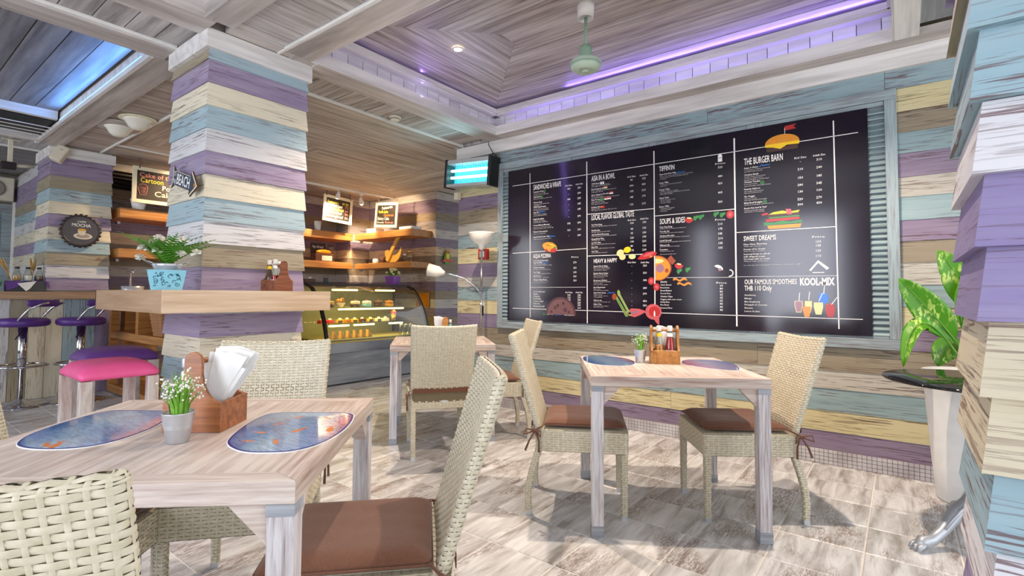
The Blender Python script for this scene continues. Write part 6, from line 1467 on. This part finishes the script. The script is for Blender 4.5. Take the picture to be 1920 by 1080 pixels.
pp('ribbon', [(-.11, -.09), (-.095, -.045), (0, -.03), (.095, -.045), (.11, -.09), (.07, -.08), (0, -.068), (-.07, -.08)], .012, .02, M['redf']); pp('foliage', [(-.05, -.11), (.05, -.11), (.06, -.08), (0, -.07), (-.06, -.08)], .004, .01, M['stem'])
# ---------------- shuttered window behind the menu ----------------
sw = thing('shutter_frame', 'weathered blue shutters and frame behind the black menu board', 'shutters', (0, 0, 0))
def fy(nm, ya, yb, z0, z1, d=.03, x=4.128, mat=None):     # board on the menu wall; long axis local x
    if ya-yb > z1-z0: o = obj(nm, MB().box(0, ya-yb, -d, 0, 0, z1-z0), sw, (x, ya, z0), AW, mats=mat or M['frame'])
    else:
        o = obj(nm, MB().box(0, z1-z0, -(ya-yb), 0, -d, 0), sw, mats=mat or M['frame']); o.rotation_euler = Matrix(((0, 0, 1), (0, 1, 0), (1, 0, 0))).to_euler(); o.location = (x, ya, z0)
        o.rotation_euler = Matrix(((0, 0, 1), (0, -1, 0), (1, 0, 0))).to_euler(); 
        o.data.transform(Matrix.Scale(-1, 4, (0, 1, 0))); o.data.flip_normals() if False else None
    return bev(o, .003, 1)
fy('frame_rail', 3.31, .0, 2.43, 2.497, .034); fy('frame_rail', 3.31, .0, .80, .868, .034)
fy('frame_stile', 3.31, 3.245, .868, 2.43, .034); fy('frame_stile', .065, .0, .868, 2.43, .034)
for y in (2.49, 1.67, .85): fy('frame_stile', y+.055, y-.055, .868, 2.43, .028)
fy('panel_rail', 3.245, 2.545, 1.68, 1.75, .026)
for ya, yb in ((3.245, 2.545), (2.435, 1.725), (1.615, .905), (.795, .065)):
    fy('panel_rail', ya, yb, 2.40, 2.43, .022); fy('panel_rail', ya, yb, .868, .90, .022)
fy('shutter_back', 3.245, .065, .87, 2.43, .004, 4.132, M['header'])
z = .905; slm = {}
def slat(L):
    if L not in slm: slm[L] = MB().add([(0, -.024, -.012), (L, -.024, -.012), (L, -.002, .014), (0, -.002, .014), (0, -.022, -.018), (L, -.022, -.018), (L, 0, .008), (0, 0, .008)], [(0, 1, 2, 3), (7, 6, 5, 4), (0, 4, 5, 1), (2, 6, 7, 3)]).mesh('slat', M['slat'])
    return slm[L]
while z < 2.39:
    obj('slat', slat(.16), sw, (4.126, .225, z), AW)
    if not 1.66 < z < 1.765: obj('slat', slat(.18), sw, (4.126, 3.245, z), AW)
    z += .0375
# ---------------- menu board ----------------
mn = thing('menu_board', 'huge glossy black menu board with white prices on the striped right wall', 'menu board', (0, 0, 0))
BX = 4.088
o = obj('board_panel', MB().box(BX, BX+.012, .155, 3.165, .884, 2.396), mn, mats=M['menu'])
def bm(u, z, off=.0012, rot=0): # matrix: local x -> -Y, local y -> Z, normal -> -X
    return Matrix.Translation((BX-off, 3.165-u, z)) @ Matrix(((0, 0, -1, 0), (-1, 0, 0, 0), (0, 1, 0, 0), (0, 0, 0, 1))) @ Matrix.Rotation(rot, 4, 'Z')
def flat(u, z, pts, lay=0, rot=0):
    Mx = bm(u, z, .0012+.0004*lay, rot); mb = MB(); mb.add([Mx @ Vector((x, y, 0)) for x, y in pts], [tuple(range(len(pts)))]); return mb
def ellp(a, b, n=20, w=0): return [(a*math.cos(2*math.pi*k/n)*(1+w*math.sin(5*k)), b*math.sin(2*math.pi*k/n)*(1+w*math.cos(3*k))) for k in range(n)]
for kind, nm, bold in (('h', 'heading_text', .008), ('b', 'item_text', .006), ('s', 'fine_print', -.004), ('p', 'price_text', .004), ('k', 'brush_heading', .04)):
    its = []
    for k_, s, u, z_, w, h in MENU:
        if k_ != kind: continue
        if kind == 'p': its.append((s, bm(u, z_-.008), .075 if len(s) > 4 and s[0] in 'KAP' else None, .014 if s[0] in 'KAP' else .0165, bold, 'CENTER'))
        else: its.append((s, bm(u, z_), w, h*(1.08 if kind == 'h' else 1.15), bold, 'LEFT'))
    text_mesh(its, nm, M['white_l'], mn, split=kind in 'hbpk', kind='stuff' if kind == 's' else None)
mb = MB()
for u0, z0, u1, z1, w in RULES:
    d_ = Vector((u1-u0, z1-z0)).normalized(); n_ = Vector((-d_.y, d_.x))*w*.27
    A_, B_ = Vector((u0, z0)), Vector((u1, z1)); mb.add([bm(q.x, q.y, .0010) @ Vector((0, 0, 0)) for q in (A_-n_, B_-n_, B_+n_, A_+n_)], [(0, 1, 2, 3)])
obj('rule_lines', mb, mn, mats=M['white_l'])
PM = dict(brownd=plain('print_pizza_cheese', srgb(112, 78, 80), .25), bun=plain('print_bun', srgb(226, 146, 40), .25), cheese=plain('print_cheese', srgb(250, 206, 30), .25), patty=plain('print_patty', srgb(70, 44, 40), .25), red=plain('print_red', srgb(178, 44, 44), .25), green=plain('print_green', srgb(56, 132, 66), .25), pinkm=plain('print_meat', srgb(196, 90, 98), .25),
          pale=plain('print_pale', srgb(236, 214, 150), .25), blue=plain('print_blue', srgb(40, 120, 220), .25), pizza=plain('print_pizza', srgb(84, 54, 60), .25), orange=plain('print_orange', srgb(232, 140, 40), .25), mauve=plain('print_mauve', srgb(150, 110, 130), .25), white=M['white_l'], asp=plain('print_asparagus', srgb(140, 168, 96), .25), brown=plain('print_brown', srgb(150, 70, 40), .25))
def pic(nm, key, layers, du=0, dz=0):
    u, z_ = PIC[key]; root = None
    by = {}
    for i, (m_, pts, ox, oy, rot) in enumerate(layers):
        by.setdefault(m_, MB()); f = flat(u+du+ox, z_+dz+oy, pts, 1+i*.5, rot); by[m_].add(f.v, f.f)
    ms = list(by); mb = MB()
    for i, m_ in enumerate(ms): mb.add(by[m_].v, by[m_].f, i)
    return obj(nm, mb, mn, mats=[PM[m_] for m_ in ms])
dome = lambda a, b: [(a*math.cos(math.pi*k/12), b*math.sin(math.pi*k/12)) for k in range(13)]
pic('burger_picture', 'burgerTop', [('patty', [(-.1, -.05), (.1, -.05), (.105, -.02), (-.105, -.02)], 0, -.005, 0), ('cheese', [(-.11, -.02), (-.06, -.028), (-.01, -.045), (.03, -.022), (.11, -.026), (.112, 0), (-.112, 0)], 0, .004, 0), ('bun', dome(.112, .062), 0, .002, 0), ('red', [(0, 0), (.075, .006), (.055, .022), (.075, .04), (0, .034)], .02, .085, 0), ('white', [(0, 0), (.003, 0), (.003, .045), (0, .045)], .018, .062, 0)])
pic('big_burger_picture', 'bigburger', [('bun', [(-.09, -.055), (.11, -.055), (.12, -.03), (-.1, -.03)], 0, -.01, 0), ('green', [(-.12, -.035), (.12, -.03), (.125, -.01), (.05, -.018), (0, -.008), (-.06, -.018), (-.125, -.01)], 0, -.003, 0), ('red', [(-.11, -.012), (.11, -.008), (.105, .01), (-.105, .008)], 0, 0, 0), ('green', [(-.09, .01), (.11, .012), (.105, .022), (-.085, .02)], 0, 0, 0), ('patty', [(-.1, .02), (.11, .022), (.11, .042), (-.095, .04)], 0, 0, 0), ('cheese', [(-.09, .04), (.1, .042), (.11, .058), (.04, .05), (0, .062), (-.06, .055)], 0, 0, 0), ('pinkm', [(.03, .035), (.06, .03), (.055, .07), (.02, .072)], 0, 0, 0), ('red', [(-.13, .03), (-.09, .036), (-.1, .05), (-.14, .042)], 0, .006, 0)])
pic('wrap_picture', 'wrap', [('bun', ellp(.085, .045, 18, .05), 0, 0, -.25), ('red', ellp(.035, .02), .04, -.035, 0), ('cheese', ellp(.03, .012), .02, .01, -.3), ('brown', ellp(.05, .004), 0, .012, -.25), ('green', ellp(.02, .008), .055, -.01, 0), ('red', ellp(.02, .012), -.04, -.03, 0)])
bw = [(0, -.095)]+[(.125*math.cos(R(q)), .1*math.sin(R(q))) for q in range(-70, 91, 10)]
u_, z_ = PIC['pizza']; hp = [(.165*math.cos(math.pi*k/24), .165*math.sin(math.pi*k/24)) for k in range(25)]
pic('pizza_picture', 'pizza', [('pizza', hp, 0, -.055, 0), ('brownd', [(x*.88, y*.88) for x, y in hp], 0, -.055, 0), ('pizza', ellp(.018, .018), -.06, .01, 0), ('pizza', ellp(.02, .02), .05, -.01, 0), ('patty', ellp(.014, .014), .03, .05, 0), ('patty', ellp(.014, .014), -.03, .03, 0), ('pizza', ellp(.014, .014), .09, -.03, 0), ('patty', ellp(.012, .012), -.1, -.03, 0)])
pic('curry_bowl_picture', 'bowl', [('brown', [(0, 0), (.04, -.05), (.07, -.02), (.03, .03)], .05, .075, 0), ('brown', [(x*1.08, y*1.08) for x, y in bw], -.05, 0, 0), ('orange', bw, -.05, 0, 0), ('mauve', ellp(.035, .036), -.012, .0, 0), ('brown', ellp(.017, .018), .045, -.02, 0), ('pale', [(x*.55, y*.2) for x, y in bw], -.05, .06, 0)])
pic('potato_picture', 'potato', [('pale', ellp(.035, .03), -.045, 0, .3), ('cheese', ellp(.034, .026), .02, .025, .2), ('pale', ellp(.03, .026), -.025, -.035, 0), ('pale', ellp(.032, .022), .065, -.035, 0)])
pic('ribs_picture', 'ribs', [('red', ellp(.085, .028, 16, .12), 0, 0, .25), ('pinkm', ellp(.05, .012), .01, .008, .3), ('orange', ellp(.012, .008), .03, -.01, 0)])
pic('asparagus_picture', 'asp', [('asp', [(-.085, .10), (-.065, .105), (.055, -.085), (.03, -.09)], 0, 0, 0), ('asp', [(-.04, .10), (-.025, .11), (.085, -.075), (.062, -.08)], 0, 0, 0), ('green', [(-.055, .06), (-.045, .06), (.045, -.085), (.038, -.085)], 0, 0, 0), ('brown', ellp(.022, .028), -.075, .08, 0), ('asp', ellp(.014, .03), -.033, .11, .2)])
pic('steak_picture', 'meat1', [('pinkm', [(-.09, 0), (-.04, .035), (.03, .032), (.095, .012), (.04, -.02), (-.01, -.04), (-.06, -.028)], 0, 0, 0), ('mauve', ellp(.05, .012), -.02, 0, .2)])
pic('ham_picture', 'meat2', [('pinkm', ellp(.07, .065), 0, .01, 0), ('red', ellp(.048, .045), .01, .01, 0), ('white', ellp(.006, .03), .01, -.01, 0), ('pinkm', [(-.01, -.03), (.05, -.02), (.05, -.1), (.025, -.08)], 0, 0, 0)])
for k_ in ('tom1', 'tom2', 'redtom'): pic('tomato_picture', k_, [('red', ellp(.028, .032), 0, 0, 0), ('pinkm', ellp(.014, .016), 0, 0, 0)])
for k_ in ('tomA', 'tomB'): pic('tomato_picture', k_, [('red', dome(.035, -.035), 0, .0, -.2), ('pale', ellp(.02, .006), 0, .004, -.2)])
for k_ in ('leaf1', 'leaf2', 'leaf3', 'herb', 'herb2', 'herb3'): pic('herb_picture', k_, [('green', ellp(.024, .012), 0, 0, .5), ('green', ellp(.01, .02), -.01, -.006, .2)])
for k_ in ('bacon1', 'bacon2'): pic('bacon_picture', k_, [('orange', [(x*.0125-.055, .008*math.sin(x*1.1)-.006) for x in range(10)]+[(.055-x*.0125, .008*math.sin((9-x)*1.1)+.010) for x in range(10)], 0, 0, 0)])
pic('mushroom_picture', 'mush', [('white', dome(.035, .024), 0, 0, -.5), ('mauve', ellp(.012, .012), .01, -.01, 0)])
pic('onion_picture', 'onion', [('white', [(.028*math.cos(R(a)), .028*math.sin(R(a))) for a in range(-110, 100, 15)]+[(.020*math.cos(R(a)), .020*math.sin(R(a))) for a in range(100, -110, -15)], 0, 0, 0)])
pic('roof_emblem', 'logo', [('white', [(-.055, -.03), (-.045, -.037), (0, .02), (.05, -.03), (.065, -.018), (.0, .038)], 0, .0, 0), ('white', [(-.035, -.045), (.035, -.045), (.035, -.05), (-.035, -.05)], 0, 0, 0)])
pic('tiffin_icon', 'battery', [('white', [(-.016, -.03), (.016, -.03), (.016, .018), (.006, .03), (-.006, .03), (-.016, .018)], 0, 0, 0), ('patty', [(-.012, -.002), (.012, -.002), (.012, .002), (-.012, .002)], 0, 0, 0)])
ringp = [(.014*math.cos(2*math.pi*k/16), .014*math.sin(2*math.pi*k/16)) for k in range(17)]+[(.0095*math.cos(2*math.pi*k/16), .0095*math.sin(2*math.pi*k/16)) for k in range(16, -1, -1)]
for k_ in ('halal1', 'halal2', 'halalA', 'shaw', 'cuba'): pic('green_badge', k_, [('green', ringp, 0, 0, 0), ('green', ellp(.005, .005), 0, 0, 0)])
wave = [(-.04, -.008), (-.02, .0), (-.012, .012), (-.002, 0), (.012, .004), (.04, .002), (.04, -.002), (.012, -.001), (-.002, -.006), (-.012, .005), (-.02, -.006)]
for k_ in ('aqua1', 'aquaA', 'aq5', 'aq1', 'aq2', 'aq3', 'aq4'): pic('blue_wave_mark', k_, [('blue', wave, 0, 0, 0)])
fl = [(-.018, -.011), (.018, -.011), (.018, .011), (-.018, .011)]; st_ = [(-.018, -.0037), (.018, -.0037), (.018, .0037), (-.018, .0037)]; hf = [(-.018, 0), (.018, 0), (.018, .011), (-.018, .011)]
pic('flag_picture', 'flag1', [('white', fl, 0, 0, 0), ('red', ellp(.006, .006), 0, 0, 0)]); pic('flag_picture', 'flag2', [('white', fl, 0, 0, 0), ('orange', st_, 0, .0073, 0), ('green', st_, 0, -.0073, 0)])
for k_ in ('flag3', 'flag5', 'flag6'): pic('flag_picture', k_, [('white', fl, 0, 0, 0), ('red', hf, 0, 0, 0)])
pic('flag_picture', 'flag4', [('green', fl, 0, 0, 0)]); pic('flag_picture', 'flag7', [('red', fl, 0, 0, 0), ('cheese', ellp(.004, .004), -.01, .004, 0)])
gl = lambda a, h: [(-a*.6, -h), (a*.6, -h), (a, 0), (a*.95, h*.6), (-a*.95, h*.6), (-a, 0)]
stw = [(0, 0), (.005, 0), (.011, .06), (.006, .06)]
pic('smoothies_picture', 'sm2', [('blue', ellp(.03, .04), .09, .07, 0), ('white', stw, .09, .10, 0), ('pale', gl(.026, .05), -.06, .02, 0), ('mauve', gl(.022, .046), -.06, .02, 0), ('white', stw, -.06, .05, 0), ('pale', gl(.022, .05), 0, .02, 0), ('white', stw, .0, .055, 0), ('pale', gl(.028, .052), .06, .01, 0), ('white', stw, .06, .05, -.3), ('orange', gl(.024, .045), -.01, -.015, 0), ('red', gl(.028, .045), .13, -.012, 0), ('red', ellp(.024, .018), .13, .018, 0), ('white', stw, .135, .03, -.5)])

# ---------------- right side: planter, plant, glass-topped table ----------------
pl = thing('planter', 'tall white tapered planter behind the black glass table', 'planter', (3.87, -.29, 0))
obj('shell', MB().lathe([(.145, 0), (.155, .01), (.17, .2), (.19, .5), (.205, .715), (.207, .725), (.19, .725), (.185, .68)], 40), pl, mats=M['potw']); obj('soil', MB().lathe([(.001, .69), (.187, .69)], 24, cap=False), pl, mats=M['soil'])
dp = thing('dieffenbachia', 'large variegated green leafy plant growing from the tall white planter', 'plant', (3.87, -.29, .69))
obj('stem', MB().tube([(0, 0, 0), (.0, .005, .12), (-.01, .0, .26)], [.026, .02, .012], 12), dp, mats=M['stem'])
def leaf(nm, base, tip, droop, w, mid=None, twist=0):
    base, tip = Vector(base), Vector(tip); n, m = 16, 5
    ctrl = Vector(mid) if mid else (base+tip)/2+Vector((0, 0, droop)); mb = MB(); vs = []
    view = Vector((-.95, .07, .3)).normalized()
    for i in range(n+1):
        t = i/n; p = base*(1-t)**2+ctrl*2*t*(1-t)+tip*t*t; d_ = ((ctrl-base)*(1-t)+(tip-ctrl)*t).normalized(); sd_ = d_.cross(Matrix.Rotation(twist, 3, d_) @ view).normalized(); nn = sd_.cross(d_)
        ww = w*(0.10 if t < .22 else math.sin(math.pi*min(1, (t-.20)/.8))**.62*(1-.15*t)) if t < .999 else .002
        for j in range(-m, m+1): s_ = j/m; vs.append(p+sd_*ww*s_+nn*(-.16*ww*(1-abs(s_))+.02*w*math.sin(t*28)*abs(s_)))
    q = 2*m+1; mb.add(vs, [(i*q+j, i*q+j+1, (i+1)*q+j+1, (i+1)*q+j) for i in range(n) for j in range(2*m)], 0, True); o = obj('leaf', mb, dp, mats=M['vleaf']); s_ = o.modifiers.new('t', 'SOLIDIFY'); s_.thickness = .0015
    vs = []; P = [];
    for i in range(n+1):
        t = i/n; P.append(base*(1-t)**2+ctrl*2*t*(1-t)+tip*t*t)
    obj('midrib', MB().tube(P, [.007*(1-.85*i/n) for i in range(n+1)], 6), o, mats=M['stem'])
# coordinates relative to the pot
leaf('leaf', (-.02, .02, .15), (-.18, .30, .56), 0, .092, (-.06, .10, .30)); leaf('leaf', (-.02, .02, .3), (-.08, .12, .72), 0, .085, (-.03, -.04, .50), .1)
leaf('leaf', (-.02, .02, .08), (-.24, .29, .06), 0, .06, (-.12, .24, .54), .5); leaf('leaf', (0, 0, .2), (-.05, -.02, .62), 0, .06, (-.04, .06, .4), 1.1)
leaf('leaf', (0, 0, .15), (-.02, -.2, .38), 0, .07, (0, -.05, .3)); leaf('leaf', (0, 0, .1), (-.14, -.12, .20), 0, .06, (-.08, -.0, .32), .6)
leaf('leaf', (0, 0, .1), (.02, .13, .05), 0, .08, (.02, .08, .26), .2); leaf('leaf', (0, 0, .1), (-.03, -.15, .04), 0, .08, (0, -.1, .22), .2); leaf('leaf', (0, 0, .2), (.05, -.1, .6), 0, .08, (0, -.02, .4), -.2)
gt = thing('glass_table', 'round black glass bistro table with a silver clawed foot, right edge', 'table', (3.27, -.31, 0))
obj('glass_top', MB().lathe([(.395, .737), (.40, .741), (.40, .747), (.395, .751), (.01, .751)], 64), gt, mats=M['blackglass'])
obj('column', MB().lathe([(.05, .14), (.035, .2), (.03, .4), (.045, .5), (.03, .56), (.03, .70), (.09, .725), (.09, .737)], 24), gt, mats=M['silver'])
for k in range(3):
    a = math.atan2(.28, -.29)+k*2*math.pi/3; ca, sa = math.cos(a), math.sin(a); P = [(.03, .20), (.10, .205), (.19, .15), (.27, .075), (.32, .042), (.37, .036), (.40, .022)]
    mb = MB().tube([(r_*ca, r_*sa, z_) for r_, z_ in P], [.03, .034, .03, .024, .024, .03, .014], 14)
    for s_ in (-.012, 0, .012): mb.tube([(r_*ca-s_*sa*1.6, r_*sa+s_*ca*1.6, z_+.02) for r_, z_ in P[1:4]], [.008, .01, .006], 8)
    for s_ in (-.018, 0, .018): mb.tube([(.37*ca-s_*sa, .37*sa+s_*ca, .034), (.405*ca-s_*1.2*sa, .405*sa+s_*1.2*ca, .022), (.415*ca-s_*1.3*sa, .415*sa+s_*1.3*ca, .008)], [.012, .011, .006], 8)
    obj('claw_leg', mb, gt, mats=M['silver'])

# ---------------- terrace outside, seen only as reflections; pillars and hedge added for these ----------------
obj('wall_terrace', MB().box(-14, -6, -14, 14, -.3, -.12), kind='structure', mats=plain('terrace_stone', srgb(190, 186, 176), .8))
obj('wall_terrace_south', MB().box(-14, 8, -14, -6, -.3, -.12), kind='structure', mats=plain('terrace_stone_south', srgb(190, 186, 176), .8))
for k, (x, y) in enumerate(((-2.3, 6.6), (-2.3, 3.6), (-2.3, .2), (-2.3, -2.2), (1.6, -3.0))):  # unseen pillars, put there to darken parts of the board's reflection
    obj('trim_%d' % (k+3), MB().box(x-.25, x+.25, y-.25, y+.25, 0, 3.1), kind='structure', mats=PAINT['olive'])

hd = plain('unseen_hedge_green', srgb(40, 60, 30), .9)
for k, (y0, y1) in enumerate(((-3, .75), (2.3, 2.95), (3.95, 9.5))): obj('wall_unseen_hedge_%d' % k, MB().box(-3.4, -2.9, y0, y1, 0, 2.5), kind='structure', mats=hd)  # unseen hedge, added as a dark backdrop in the board's reflection
